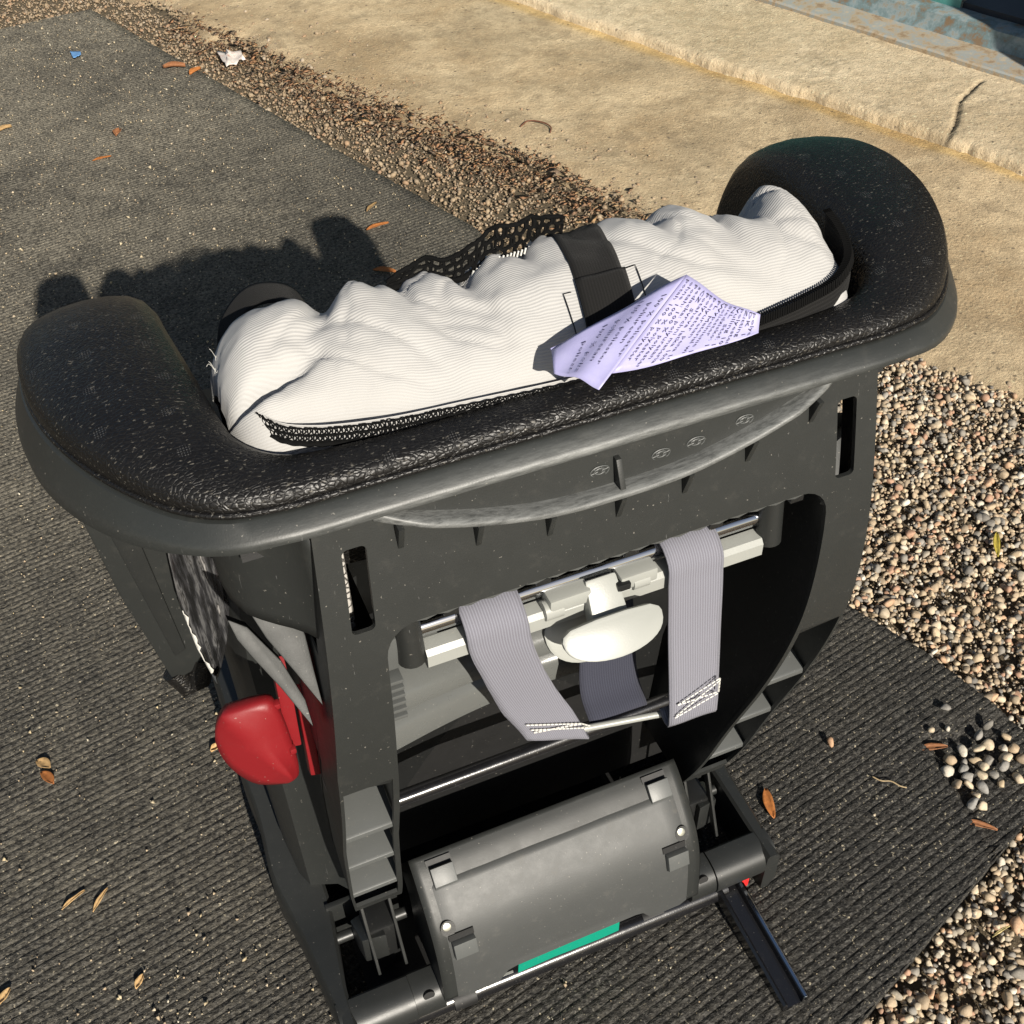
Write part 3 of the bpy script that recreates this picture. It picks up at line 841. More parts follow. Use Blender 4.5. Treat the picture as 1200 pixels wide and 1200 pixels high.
def scrap(name, x, y, z, s, mat, label, cat, seed):
    vs = []; n = 7
    for i in range(n):
        for j in range(n):
            a, b2 = (i / (n - 1) - .5), (j / (n - 1) - .5)
            k = fbm(a * 3 + seed, b2 * 3, seed, 3)
            vs.append((x + s[0] * (a + .15 * k), y + s[1] * (b2 * (1 - .5 * a) + .12 * k), z + .35 * s[0] * abs(k) + .12 * s[0] * abs(a)))
    o = mesh_obj(name, vs, grid_faces(n, n), mat, None, 60, solid=.0005)
    tag(o, label, cat)
scrap('paper_scrap', .213, 2.519, .004, (.055, .085), 'paper', 'crumpled white and red paper scrap on the grit beside the mat', 'paper', 3.3)
scrap('plastic_scrap', -.152, 2.687, .016, (.022, .04), 'bluebit', 'small blue plastic scrap on the far end of the mat', 'scrap', 8.1)

# ================================================================== the child seat
seat = bpy.data.objects.new('child_car_seat', None)
C.objects.link(seat)
tag(seat, 'grey plastic child car seat seen from behind, with white fabric cover, standing on the mat', 'car seat')

# ---- padded rim, U-shaped in plan, wings turned forward and rolled down at the tips
O_ = [(0, 0), (.08, 0), (.15, 0), (.20, .001), (.225, .006), (.245, .018), (.262, .035), (.283, .065), (.300, .10), (.309, .135), (.311, .17), (.308, .205), (.302, .232), (.298, .254), (.296, .268), (.295, .274)]
I_ = [(0, .027), (.08, .027), (.14, .028), (.172, .031), (.185, .034), (.196, .040), (.205, .05), (.211, .07), (.215, .10), (.219, .135), (.223, .17), (.225, .205), (.229, .232), (.232, .254), (.234, .268), (.235, .274)]
DZ = [0, 0, 0, 0, 0, 0, .001, .002, .004, .005, .004, -.003, -.016, -.038, -.068, -.13]
U5 = spline(np.c_[np.array(O_), np.array(I_), np.array(DZ)], 64)
half = [tuple(r) for r in U5]
US = [(-a, b_, -c_, d_, e_) for a, b_, c_, d_, e_ in reversed(half[1:])] + half
prof = [(0.10, .771), (0.0, .7755), (-.012, .781), (-.006, .7875), (.04, .7925), (.12, .7955), (.3, .7975), (.5, .7985), (.7, .7985), (.86, .797), (.95, .793), (1.0, .786), (1.01, .77), (1.0, .74), (1.0, .69)]
rows = []
for ox, oy, ix, iy, dz in US:
    r = []
    for f_, z in prof:
        wmod = 0.0007 * fbm(ox * 25, oy * 25, f_)
        kf = .50 + .50 * min(1, max(0, (oy - .004) / .06)) ** .7
        z = .7755 + (z - .7755) * kf if z > .7755 else z
        fall = dz if z > .77 else dz * .9
        x_ = ox + (ix - ox) * f_; y_ = oy + (iy - oy) * f_
        bulge = .004 * math.sin(math.pi * min(max(f_, 0), 1)) * min(1, math.hypot(ix - ox, iy - oy) / .08)
        r.append((x_, y_, z + fall + wmod + bulge))
    rows.append(r)
pad = loft('foam_pad', rows, 'leather', seat, 180, caps=True)
pad['label'] = 'black textured leatherette padding along the top rim'
tube('piping', [(ox - (ix - ox) * .0, oy - .0012, .7775 + dz) for ox, oy, ix, iy, dz in US[14:-14]], .0020, 'leather', pad, 8)

# ---- hard plastic rim below the pad
RP = [(-.012, 1.0), (.0015, 1.0), (.0035, .97), (.0112, .50), (.0126, .40), (.0132, .30), (.0130, .06), (.0118, .0), (-.010, -.02)]
OUT = np.array([(u_[0], u_[1]) for u_ in US]); DZS = np.array([u_[4] for u_ in US])
tan = np.gradient(OUT, axis=0); tan /= np.linalg.norm(tan, axis=1)[:, None]
nor = np.stack([tan[:, 1], -tan[:, 0]], 1)
def rz(i, t):
    zb = float(np.interp(abs(OUT[i, 0]), [0, .20, .245, .285, .312], [.7610, .7610, .7565, .743, .735]))
    return zb + (.7745 - zb) * t + DZS[i] * .9
rows = [[(OUT[i, 0] + nor[i, 0] * d, OUT[i, 1] + nor[i, 1] * d, rz(i, t)) for d, t in RP] for i in range(len(OUT))]
rim = loft('rim', rows, 'plastic_rim', seat, 30, fix=False)
me = rim.data
wa = me.attributes.new('wear_highlight', 'FLOAT', 'POINT')
w = []
for i in range(len(OUT)):
    along = .05 + .95 * max(0, 1 - abs(OUT[i, 0] + .02) / .20) ** .7 if OUT[i, 1] < .004 else .05
    for j in range(len(RP)): w.append(along * {4: 1.0, 5: 1.0, 6: .35, 3: .45}.get(j, .03))
wa.data.foreach_set('value', w)
bm = bmesh.new(); bm.from_mesh(me); bmesh.ops.recalc_face_normals(bm, faces=bm.faces); bm.to_mesh(me); bm.free()

# ---- back panel with two slots and pillars with windows, cut from one outline and bent to profile
ZP = np.array([.10, .165, .21, .26, .30, .34, .40, .45, .50, .55, .60, .64, .68, .72, .755, .80])
YP = np.array([.115, .090, .071, .055, .045, .033, .014, -.001, -.0135, -.022, -.0250, -.0240, -.0200, -.0130, -.0065, .002])
_zz = np.linspace(.10, .80, 141)
_yy = np.interp(_zz, ZP, YP)
for _ in range(3): _yy = np.convolve(np.pad(_yy, 4, mode='reflect', reflect_type='odd'), np.ones(9) / 9, 'valid')
def yp(z): return float(np.interp(z, _zz, _yy))
def xo(z): return float(np.interp(z, [.15, .25, .40, .55, .68, .76], [.198, .203, .205, .201, .1910, .185]))
def xi(z): return float(np.interp(z, [.15, .25, .40, .55, .64, .68], [.152, .155, .160, .1595, .157, .155]))

def rrect(cx, cz, w, h, rad, n=5, skew=0.0):
    p = []
    for qx, qz, a0 in ((1, 1, 0), (-1, 1, 90), (-1, -1, 180), (1, -1, 270)):
        for k in range(n + 1):
            a = math.radians(a0 + 90 * k / n)
            x = qx * (w / 2 - rad) + rad * math.cos(a); z = qz * (h / 2 - rad) + rad * math.sin(a)
            p.append((cx + x + skew * z, cz + z))
    return p
def fill_outline(outer, holes):
    bm = bmesh.new()
    eds = []
    for loop in [outer] + holes:
        vs = [bm.verts.new((x, 0, z)) for x, z in loop]
        eds += [bm.edges.new((vs[i], vs[(i + 1) % len(vs)])) for i in range(len(vs))]
    bmesh.ops.triangle_fill(bm, use_beauty=True, use_dissolve=False, edges=eds, normal=(0, -1, 0))
    for z in np.arange(.15, .77, .012):
        bmesh.ops.bisect_plane(bm, geom=bm.verts[:] + bm.edges[:] + bm.faces[:], plane_co=(0, 0, z), plane_no=(0, 0, 1))
    return bm
zs = np.linspace(.76, .17, 40)
outer = [(-.185, .762)] + [(.185, .762)] + [(xo(z), z) for z in zs] + [(xi(.17), .17)]
inn = [(xi(z), z) for z in np.linspace(.19, .655, 30)]
arc = [(xi(.66) - .022 * (1 - math.cos(math.radians(a))), .655 + .022 * math.sin(math.radians(a))) for a in range(15, 91, 15)]
outer += inn + arc + [(-x, z) for x, z in reversed(inn + arc)] + [(-xi(.17), .17)] + [(-xo(z), z) for z in reversed(zs)]
holes = []
for s in (-1, 1):
    holes.append([(s * (x), z) for x, z in rrect(.1655, .711, .0145, .060, .0035, skew=-.06)])
    hz = np.linspace(.522, .195, 26)
    holes.append([(s * (xi(z) + .0045), z) for z in hz] + [(s * (xo(z) - .0025), z) for z in reversed(hz)])
bm = fill_outline(outer, holes)
for v_ in bm.verts: v_.co.y = yp(v_.co.z)
bmesh.ops.recalc_face_normals(bm, faces=bm.faces)
if sum(f_.normal.y for f_ in bm.faces) > 0: bmesh.ops.reverse_faces(bm, faces=bm.faces)
me = bpy.data.meshes.new('back_panel'); bm.to_mesh(me); bm.free()
me.materials.append(M['plastic'])
me.polygons.foreach_set('use_smooth', [True] * len(me.polygons))
panel = bpy.data.objects.new('back_panel', me); C.objects.link(panel); panel.parent = seat
md = panel.modifiers.new('t', 'SOLIDIFY'); md.thickness = .0035; md.offset = -1; md.use_even_offset = True
md = panel.modifiers.new('b', 'BEVEL'); md.width = .0009; md.segments = 2; md.limit_method = 'ANGLE'; md.angle_limit = math.radians(50); md.harden_normals = True

# pillar walls running forward from the panel edges
for s in (-1, 1):
    zl = np.linspace(.752, .165, 44)
    rows = [[(s * (xo(z) - .0005), yp(z) + .002, z), (s * (xo(z) - .0008), yp(z) + .03, z), (s * (xo(z) - .002), (yp(z) + .035) if z > .64 else max(yp(z) + .07, .135 if z > .47 else .05), z)] for z in zl]
    loft('pillar_side', rows, 'plastic', panel, 50)
    zl = np.linspace(.66, .168, 40)
    rows = [[(s * (xi(z) + .0005), yp(z) + .002, z), (s * (xi(z) + .0008), yp(z) + .04, z), (s * (xi(z) + .001), yp(z) + .15, z)] for z in zl]
    loft('pillar_inner_side', rows, 'plastic_dark', panel, 50)
    # stepped notches inside the pillar window
    for zn in (.424, .336, .246, .174):
        x0, x1 = s * (xi(zn) + .0015), s * (xo(zn) - .0015)
        yn = yp(zn) + .003
        Q = [(yn, zn), (yn + .002, zn + .0012), (yn + .056, zn + .014), (yn + .056, zn + .004), (yn + .004, zn - .007), (yn, zn - .005)]
        prism('notch_step', [(x0, *q_) for q_ in Q], [(x1, *q_) for q_ in Q], 'plastic_light', panel, bevel=.0005)
    # wall at the back of the window
    rows = [[(s * (xi(z) + .001), yp(z) + .062, z), (s * (xo(z) - .001), yp(z) + .062, z)] for z in np.linspace(.56, .17, 14)]
    loft('pillar_core', rows, 'plastic_dark', panel, 40)

# bow-shaped stiffening rib and its gussets
bx = spline([(-.150, .758), (-.136, .7535), (-.091, .7395), (-.046, .7305), (0, .7285), (.046, .7305), (.091, .7395), (.136, .7535), (.150, .758)], 60)
rows = []
for x, z in bx:
    y0 = yp(z)
    e = min(1, (0.152 - abs(x)) / .03)
    d = .0105 * max(.05, e) ** .6
    rows.append([(x, y0 + .001, z + .0034)] + [(x, y0 - d * .5 - d * .5 * math.sin(a), z + .0034 * math.cos(a)) for a in np.linspace(0.0, math.pi, 11)] + [(x, y0 + .001, z - .0034)])
bow = loft('stiffening_rib', rows, 'plastic_rim', panel, 60, caps=True)
wa = bow.data.attributes.new('wear_highlight', 'FLOAT', 'POINT'); wa.data.foreach_set('value', [.7] * len(bow.data.vertices))  # scuffing, plus the rib's sunlit highlight put into its colour
for i, x in enumerate((-.137, -.091, -.046, 0, .046, .091, .137)):
    zb = float(np.interp(x, bx[:, 0], bx[:, 1]))
    w_ = .0018
    dd = .0105
    for x_ in (x,):
        z0, z1 = zb - .002, zb - .0225
        F = [(x_ - w_, yp(z0) + .001, z0), (x_ - w_, yp(z0) - dd, z0), (x_ - w_, yp(z1), z1)]
        prism('gusset', F, [(a + 2 * w_, b_, c_) for a, b_, c_ in F], 'plastic', panel, bevel=.0004)
    if i in (0, 3, 6):
        F = [(x - w_, yp(zb), zb + .004), (x - w_, yp(zb) - dd * .8, zb + .004), (x - w_, yp(.748) - .004, .750), (x - w_, yp(.748) + .001, .750)]
        if .750 > zb + .006: prism('gusset', F, [(a + 2 * w_, b_, c_) for a, b_, c_ in F], 'plastic', panel, bevel=.0004)
for x, z in ((-.011, .7425), (.030, .7415), (.054, .7425), (.088, .7475)):
    vv, ff = [], []
    for rr_ in (.0062, .0035):
        pth = [(x + rr_ * math.cos(a), yp(z) - .0002, z + .62 * rr_ * math.sin(a)) for a in np.linspace(0, 2 * math.pi, 25)]
        v2, f2 = tube_geo(pth, .0004, 4, off=len(vv), caps=False); vv += v2; ff += f2
    for k in range(6):
        a = k * math.pi / 3 + .3
        v2, f2 = tube_geo([(x + .0015 * math.cos(a), yp(z) - .0002, z + .62 * .0015 * math.sin(a)), (x + .006 * math.cos(a), yp(z) - .0002, z + .62 * .006 * math.sin(a))], .0003, 4, off=len(vv)); vv += v2; ff += f2
    mesh_obj('mould_mark', vv, ff, 'plastic_light', panel, 60)

# moulded under-edge of the panel
rows = [[(x, yp(.676) + .004, .676), (x, yp(.676) + .006, .668 + .002 * (k % 2)), (x, yp(.676) + .028, .660), (x, yp(.676) + .03, .672)] for k, x in enumerate(np.linspace(-.142, .142, 40))]
loft('panel_under_edge', rows, 'plastic_light', panel, 30)
for k in range(9):
    x = -.125 + k * .031
    box('web', (x, yp(.67) + .030, .664), (.004, .018, .012), 'plastic_light', panel, .0006)
    if k % 2 == 0:
        box('pocket', (x + .014, yp(.67) + .013, .6665), (.010, .012, .005), 'plastic_dark', panel, .0006)
for s in (-1, 1):      # bead foam seen through the slots
    box('bead_foam', (s * .1710, .026, .688), (.012, .026, .090), 'eps', panel, .004)

# ---- seat body behind (dark hollow shell)
sb_rows = []
for z, y0, w_ in ((.745, .055, .152), (.66, .075, .152), (.56, .100, .152), (.45, .125, .150), (.34, .150, .150), (.20, .165, .150)):
    sb_rows.append([(x, y0 + .018 * math.cos(x / w_ * math.pi / 2), z) for x in np.linspace(-w_, w_, 17)])
shell = loft('seat_shell', sb_rows, 'plastic_dark', seat, 60)
for (z0, y0, dep, mat_, th) in ((.548, .022, .030, 'silver', .016), (.492, .034, .040, 'silver', .024)):
    rows = []
    for x in np.linspace(-.156, .02, 26):
        c_ = math.cos((x + .02) / .155 * math.pi / 2)
        y1 = y0 + dep * c_ * .9; z1 = z0 - .024 * c_
        rows.append([(x, y1 + .050, z1 + .020), (x, y1 + .018, z1 + .010), (x, y1 + .004, z1 + .002), (x, y1, z1 - .004), (x, y1 + .001, z1 - th), (x, y1 + .02, z1 - th - .004)])
    loft('shell_ledge', rows, mat_, shell, 50)
tube('cross_tube', [(-.156, .098, .312), (.156, .098, .312)], .0075, 'gloss_black', shell, 16)
# main body of the seat under and ahead of the shell
body = []
for z, y0, y1, w_ in ((.70, .15, .215, .205), (.55, .16, .30, .215), (.40, .17, .42, .222), (.22, .17, .45, .222), (.10, .17, .45, .215)):
    n_ = 8
    body.append([(-w_, y0, z), (w_, y0, z), (w_ + .01, (y0 + y1) / 2, z), (w_ - .02, y1, z), (-w_ + .02, y1, z), (-w_ - .01, (y0 + y1) / 2, z), (-w_, y0, z)])
loft('seat_bucket', body, 'black', seat, 30, caps=False)

# ---- height adjuster: chrome rod, white carriage with pull handle, posts
adj_y = .008
rod = tube('adjuster_rod', [(-.140, adj_y + .006, .631), (.140, adj_y + .006, .631)], .0068, 'chrome', seat, 20)
for s in (-1, 1):
    tube('post', [(s * .1345, adj_y + .002, .655), (s * .1345, adj_y - .002, .612)], lambda t: .0085 + .0012 * t, 'plastic_base', rod, 16)
    if s > 0: continue
    box('ratchet_block', (s * .149, adj_y + .004, .622), (.012, .014, .030), 'plastic_light', rod, .002)
    for k in range(6):
        box('ratchet_tooth', (s * .149, adj_y - .001, .601 - k * .0075), (.011, .016, .0032), 'plastic_light', rod, .0006)
carr = bpy.data.objects.new('adjuster_carriage', None); C.objects.link(carr); carr.parent = seat
rows = []
for x in np.linspace(-.126, .126, 40):
    r_ = []
    for a in np.linspace(0, 2 * math.pi, 13)[:-1]:
        k = .0088
        yy_ = max(-1, min(1, 1.25 * math.cos(a))) * k * .95; zz_ = max(-1, min(1, 1.2 * math.sin(a))) * k
        r_.append((x, adj_y - .001 + yy_, .610 + zz_ + .0015))
    rows.append(r_ + [r_[0]])
loft('bar', rows, 'white', carr, 40, caps=True)
for x0, x1, z in ((-.040, -.010, .6265), (.012, .040, .6265)):
    box('clip', ((x0 + x1) / 2, adj_y - .004, z), (x1 - x0, .016, .012), 'white', carr, .002)
box('clip_gap', (.013, adj_y - .012, .627), (.010, .006, .006), 'plastic_dark', carr, .0008)
tube('clip_barrel', [(-.043, adj_y - .006, .620), (-.030, adj_y - .006, .620)], .0072, 'white', carr, 16)
tube('clip_barrel', [(.022, adj_y - .006, .622), (.034, adj_y - .006, .622)], .0072, 'white', carr, 16)
# handle: neck and a broad curved D-shaped paddle
neck = [(-.0125, adj_y - .006, .636), (.0105, adj_y - .006, .636), (.0125, adj_y - .026, .612), (-.0145, adj_y - .026, .612)]
prism('handle_neck', neck, [(a, b_ + .010, c_ - .012) for a, b_, c_ in neck], 'white', carr, bevel=.0025)
def paddle(name, cx, cy, cz, w_, h_, tilt, thick, mat_, parent):
    pts = []
    for a in np.linspace(0, math.pi, 19):
        pts.append((w_ * math.cos(a), -h_ * math.sin(a) ** .8))
    pts += [(-w_ * .96, h_ * .16), (-w_ * .80, h_ * .32), (-w_ * .3, h_ * .40), (w_ * .3, h_ * .40), (w_ * .80, h_ * .32), (w_ * .96, h_ * .16)]
    rot = Matrix.Rotation(tilt, 3, 'X')
    fr, bk = [], []
    for x, z in pts:
        bow_ = -.25 * (abs(x) / w_) ** 2 * .02
        p = rot @ Vector((x, 0 - bow_ * .6, z)); q = rot @ Vector((x * .94, thick - bow_ * .6, z * .92))
        fr.append((cx + p.x, cy + p.y, cz + p.z)); bk.append((cx + q.x, cy + q.y, cz + q.z))
    return prism(name, fr, bk, mat_, parent, bevel=.003)
paddle('handle', -.0040, adj_y - .035, .617, .0370, .0210, math.radians(-44), .011, 'white', carr)
paddle('handle_base', -.012, adj_y - .008, .594, .030, .028, math.radians(-30), .010, 'white', carr)

# ---- harness straps
def ribbon(name, pts, widths, axis, mat_, parent, th=.0014, n=40, twist=None):
    P = spline(pts, n)
    rows = []; uv = []
    L_ = 0
    nc = 9
    for i, p in enumerate(P):
        if i: L_ += np.linalg.norm(P[i] - P[i - 1])
        t = i / (n - 1)
        w_ = np.interp(t, np.linspace(0, 1, len(widths)), widths)
        ax = np.array(axis if twist is None else (1 - t) * np.array(axis) + t * np.array(twist)); ax = ax / np.linalg.norm(ax)
        r_ = []
        for j in range(nc):
            q = j / (nc - 1) - .5
            r_.append(tuple(p + ax * w_ * q + np.array((0, .0006 * math.sin(7 * t + 5 * q), .0)))); uv.append((q * w_ * 10, L_ * 10))
        rows.append(r_)
    return loft(name, rows, mat_, parent, 180, uvs=uv, solid=th)
def stitch(parent, lines, mat_='thread_white', r=.0007, dash=.0035):
    vv, ff = [], []
    for a, b_ in lines:
        a, b_ = np.array(a), np.array(b_); n_ = max(2, int(np.linalg.norm(b_ - a) / dash))
        for k in range(n_):
            p, q = a + (b_ - a) * (k + .1) / n_, a + (b_ - a) * (k + .85) / n_
            v2, f2 = tube_geo([p, q], r, 5, off=len(vv)); vv += v2; ff += f2
    return mesh_obj('stitching', vv, ff, mat_, parent, 60)
ly = adj_y
ls = ribbon('harness_strap', [(-.079, ly + .022, .632), (-.079, ly + .016, .6395), (-.079, ly - .002, .640), (-.0785, ly - .0125, .630), (-.077, ly - .014, .612), (-.068, ly - .012, .575), (-.052, ly - .008, .525), (-.034, ly - .006, .478), (-.029, ly - .005, .4635), (-.027, ly + .001, .459), (-.028, ly + .006, .466)], [.041, .043, .045, .047, .052, .060, .060, .060], (1, 0, -.02), 'strap', seat, twist=(1, 0, -.60))
stitch(ls, [((-.058, ly - .0095, .5045), (-.012, ly - .0085, .4795)), ((-.012, ly - .0085, .4795), (-.052, ly - .009, .491)), ((-.054, ly - .009, .4955), (-.006, ly - .0078, .470)), ((-.012, ly - .0085, .4795), (-.004, ly - .0078, .471))])
rs = ribbon('harness_strap', [(.068, ly + .022, .632), (.068, ly + .016, .6395), (.068, ly - .002, .640), (.0685, ly - .0125, .630), (.069, ly - .015, .612), (.071, ly - .020, .56), (.073, ly - .026, .505), (.074, ly - .029, .470), (.0745, ly - .028, .461), (.0745, ly - .020, .459), (.0745, ly - .012, .466)], [.042, .0425, .043, .043, .043, .043, .043, .043], (1, 0, -.02), 'strap', seat, twist=(1, 0, -.10))
yS = ly - .0305
stitch(rs, [((.0570, yS, .492), (.0915, yS - .0005, .508)), ((.0915, yS - .0005, .508), (.0915, yS - .0015, .492)), ((.0565, yS - .001, .480), (.0915, yS - .001, .506)), ((.0555, yS - .001, .478), (.0915, yS - .0015, .491)), ((.0570, yS, .492), (.0905, yS - .001, .492))])
tube('harness_yoke', [(-.040, ly + .002, .4655), (.010, ly - .003, .4585), (.050, ly - .012, .4605), (.085, ly - .022, .463)], .0028, 'white', seat, 10)
ribbon('centre_strap', [(.030, ly + .050, .575), (.030, ly + .035, .52), (.026, ly + .015, .468), (.026, ly + .002, .4585), (.028, ly + .02, .43)], [.046, .046, .05, .05], (1, 0, 0), 'strap_dark', seat)

# ---- side housings with ledges
LEDGE1 = [(-0.2272, 0.0479, 0.6672), (-0.2095, 0.0431, 0.6608), (-0.1975, 0.0394, 0.6559), (-0.1958, 0.0278, 0.6404), (-0.1967, 0.0141, 0.6222), (-0.1975, -0.0007, 0.6023), (-0.208, 0.015, 0.6234), (-0.2194, 0.0315, 0.6453)]
LEDGE2 = [(-0.2387, 0.0511, 0.6514), (-0.2281, 0.0459, 0.6445), (-0.2139, 0.0292, 0.6222), (-0.2064, 0.0117, 0.599), (-0.2063, -0.0001, 0.5833), (-0.2188, 0.0189, 0.6086), (-0.2298, 0.0331, 0.6275), (-0.2363, 0.0424, 0.6398)]
# housings, levers and sticker
for s in (-1, 1):
    hous = bpy.data.objects.new('side_housing', None); C.objects.link(hous); hous.parent = seat
    pl_ = [(.192, .128), (.200, .138), (.226, .148), (.233, .165), (.238, .21), (.240, .36)]
    rows = []
    for z in np.linspace(.67, .12, 24):
        k = 0 if z > .56 else min(1, (.56 - z) / .08)
        rows.append([(s * (x + .004 * k), y + .012 * k, z) for x, y in pl_])
    loft('housing_wall', rows, 'plastic', hous, 35)
    pt_ = spline([(.186, .002), (.189, .010), (.197, .022), (.214, .038), (.227, .052), (.233, .068), (.236, .11), (.238, .21)], 22)
    rows = [[(s * x, y + yp(z) * .6, z) for x, y in pt_] for z in np.linspace(.75, .664, 10)]
    loft('flank', rows, 'plastic', hous, 50, solid=.003)
    L1 = LEDGE1
    L2 = LEDGE2
    for P_ in (L1, L2):
        fr = [(-s * x if s > 0 else x, y, z) for x, y, z in P_]
        fr = [(s * abs(x), y, z) for x, y, z in P_]
        prism('ledge', fr, [(a, b_ + .02, c_ - .016) for a, b_, c_ in fr], 'ledge', hous, bevel=.0012)
    # wing support plate under the rim
    top = [(.318, .19, .700), (.262, .18, .700)]
    q = [(s * .316, .185, .715), (s * .262, .175, .705), (s * .2615, .20, .452), (s * .272, .203, .440), (s * .291, .205, .432), (s * .306, .195, .555)]
    prism('wing_support', q, [(a, b_ + .03, c_) for a, b_, c_ in q], 'plastic', hous, bevel=.003)
    q = [(s * .300, .182, .66), (s * .281, .178, .66), (s * .273, .196, .475), (s * .283, .199, .468)]
    prism('support_panel', q, [(a, b_ + .012, c_) for a, b_, c_ in q], 'plastic_base', hous, bevel=.002)
    tube('support_pad', [(s * .289, .212, .438), (s * .281, .208, .418), (s * .271, .206, .424), (s * .2625, .208, .450)], .010, 'leather', hous, 12)
    # lever set
    lev = [(-.2690, .09, .4845), (-.2655, .088, .503), (-.2590, .085, .5175), (-.2425, .080, .5205), (-.2240, .078, .5225), (-.2215, .074, .490), (-.2195, .070, .452), (-.2210, .069, .440), (-.2300, .069, .4365), (-.2510, .074, .4390), (-.2620, .080, .4540), (-.2680, .086, .4690)]
    rdg = [(-.2560, .078, .5130), (-.2440, .070, .4950), (-.2330, .063, .4720), (-.2262, .060, .4520)]
    n_ = len(lev)
    V = [(s * abs(x), y, z) for x, y, z in lev] + [(s * abs(x), y, z) for x, y, z in rdg] + [(s * abs(x) * .985, y + .018, z) for x, y, z in lev]
    F = []
    r0 = n_
    left = [2, 1, 0, 11, 10, 9, 8]; 
    ridx = [0, 0, 0, 1, 1, 2, 3]
    for k in range(len(left) - 1):
        a, b_ = left[k], left[k + 1]
        ra, rb = r0 + ridx[k], r0 + ridx[k + 1]
        F.append((a, b_, rb) if ra == rb else (a, b_, rb, ra))
    right = [2, 3, 4, 5, 6, 7, 8]; ridx = [0, 0, 1, 1, 2, 3, 3]
    for k in range(len(right) - 1):
        a, b_ = right[k], right[k + 1]
        ra, rb = r0 + ridx[k], r0 + ridx[k + 1]
        F.append((a, b_, rb) if ra == rb else (a, b_, rb, ra))
    off = n_ + len(rdg)
    for k in range(n_): F.append((k, (k + 1) % n_, off + (k + 1) % n_, off + k))
    F.append(tuple(off + k for k in range(n_)))
    V = [(s * .245 + (x - s * .245) * 1.10, y, .480 + (z - .480) * 1.08) for x, y, z in V]
    lv = mesh_obj('recline_lever', V, F, 'red', hous, 180)
    ca_ = lv.data.attributes.new('crease_edge', 'FLOAT', 'EDGE')
    rv = set(range(n_, n_ + len(rdg))) | {2, 8}
    ca_.data.foreach_set('value', [.9 if (e.vertices[0] in rv and e.vertices[1] in rv) else (.7 if max(e.vertices) < n_ else 0.2) for e in lv.data.edges])
    ss = lv.modifiers.new('s', 'SUBSURF'); ss.levels = 2; ss.render_levels = 2
    for x0, x1, y_, zt_, zb_ in ((.2060, .2165, .088, .540, .452), (.1975, .2055, .080, .512, .418)):
        q = [(s * x0, y_ + .016, zt_), (s * (x0 + .001), y_, zt_ - .012), (s * (x0 + .0045), y_ - .008, zb_ + .008), (s * (x0 + .005), y_ + .004, zb_)]
        prism('lever_blade', q, [(a + s * (x1 - x0), b_ + .002, c_) for a, b_, c_ in q], 'red', hous, bevel=.0015)
    box('lever_pin', (s * .2215, .082, .515), (.006, .006, .006), 'red', hous, .0015)
    box('lever_pin', (s * .2185, .072, .470), (.005, .006, .006), 'red', hous, .0015)
    # crumpled instruction sticker on the flank, its lower edge torn
    SO = [(.2575, .640), (.2230, .632), (.2240, .612), (.2300, .560), (.2440, .500), (.2570, .466), (.2590, .476), (.2630, .505), (.2655, .545), (.2625, .585)]
    nI, nJ = 15, 9
    rows = []
    for i in range(nI):
        t = i / (nI - 1)
        xl = np.interp(t, [0, .25, .5, .75, 1], [.2575, .2625, .2655, .2630, .2590]); xr = np.interp(t, [0, .3, .55, .8, 1], [.2215, .2235, .2300, .2420, .2560])
        rows.append([(s * (xr + (xl - xr) * q_), .163 + .004 * fbm(t * 7, q_ * 4, 2) + .003 * math.sin(q_ * 14 + t * 6), .655 - .185 * t + .010 * q_ * (1 - t) + .003 * fbm(t * 20, q_ * 3, 4)) for q_ in np.linspace(0, 1, nJ)])
    stk = loft('sticker', rows, 'sticker', hous, 30, solid=.0005)
    rows = []
    for t in np.linspace(0, 1, 22):
        x_ = np.interp(t, [0, .5, 1], [.2655, .2635, .2575]); z_ = .560 - .092 * t
        w2 = .0075 * max(0, fbm(t * 9, 3.3)) + .002 * abs(fbm(t * 37, 5.1))
        rows.append([(s * (x_ + .0002), .158, z_), (s * (x_ - w2 - .0001), .157, z_ + .001 + .002 * fbm(t * 20, 1.1))])
    loft('torn_edge', rows, 'thread_white', hous, 30, solid=.0004)

# ---- base frame
base = bpy.data.objects.new('base_frame', None); C.objects.link(base); base.parent = seat
for s in (-1, 1):
    rows = []
    for y in np.linspace(.018, .48, 30):
        b_ = min(1, max(0, (y - .04) / .16))
        xo_ = .243 + (.021 if s < 0 else .008) * b_ + .002 * math.sin(y * 40) * b_
        top_ = .080 + .045 * min(1, max(0, (y - .15) / .2))
        xi_ = .2275 - (.0 if s > 0 else .012 * min(1, max(0, (y - .06) / .1)))
        rows.append([(s * xi_, y, .005), (s * xi_, y, top_ - .003), (s * (xi_ + .003), y, top_), (s * (xo_ - .004), y, top_ - .001), (s * xo_, y, top_ - .006), (s * (xo_ + .001), y, .03), (s * (xo_ - .006), y, .0125), (s * xi_, y, .0125)])
    loft('side_rail', rows, 'plastic_base', base, 40, caps=True)
BP = [(.054, .030), (.054, .076), (.051, .079), (.040, .0795), (.030, .0775), (.0225, .0725), (.0185, .065), (.0175, .055), (.020, .046), (.030, .040)]
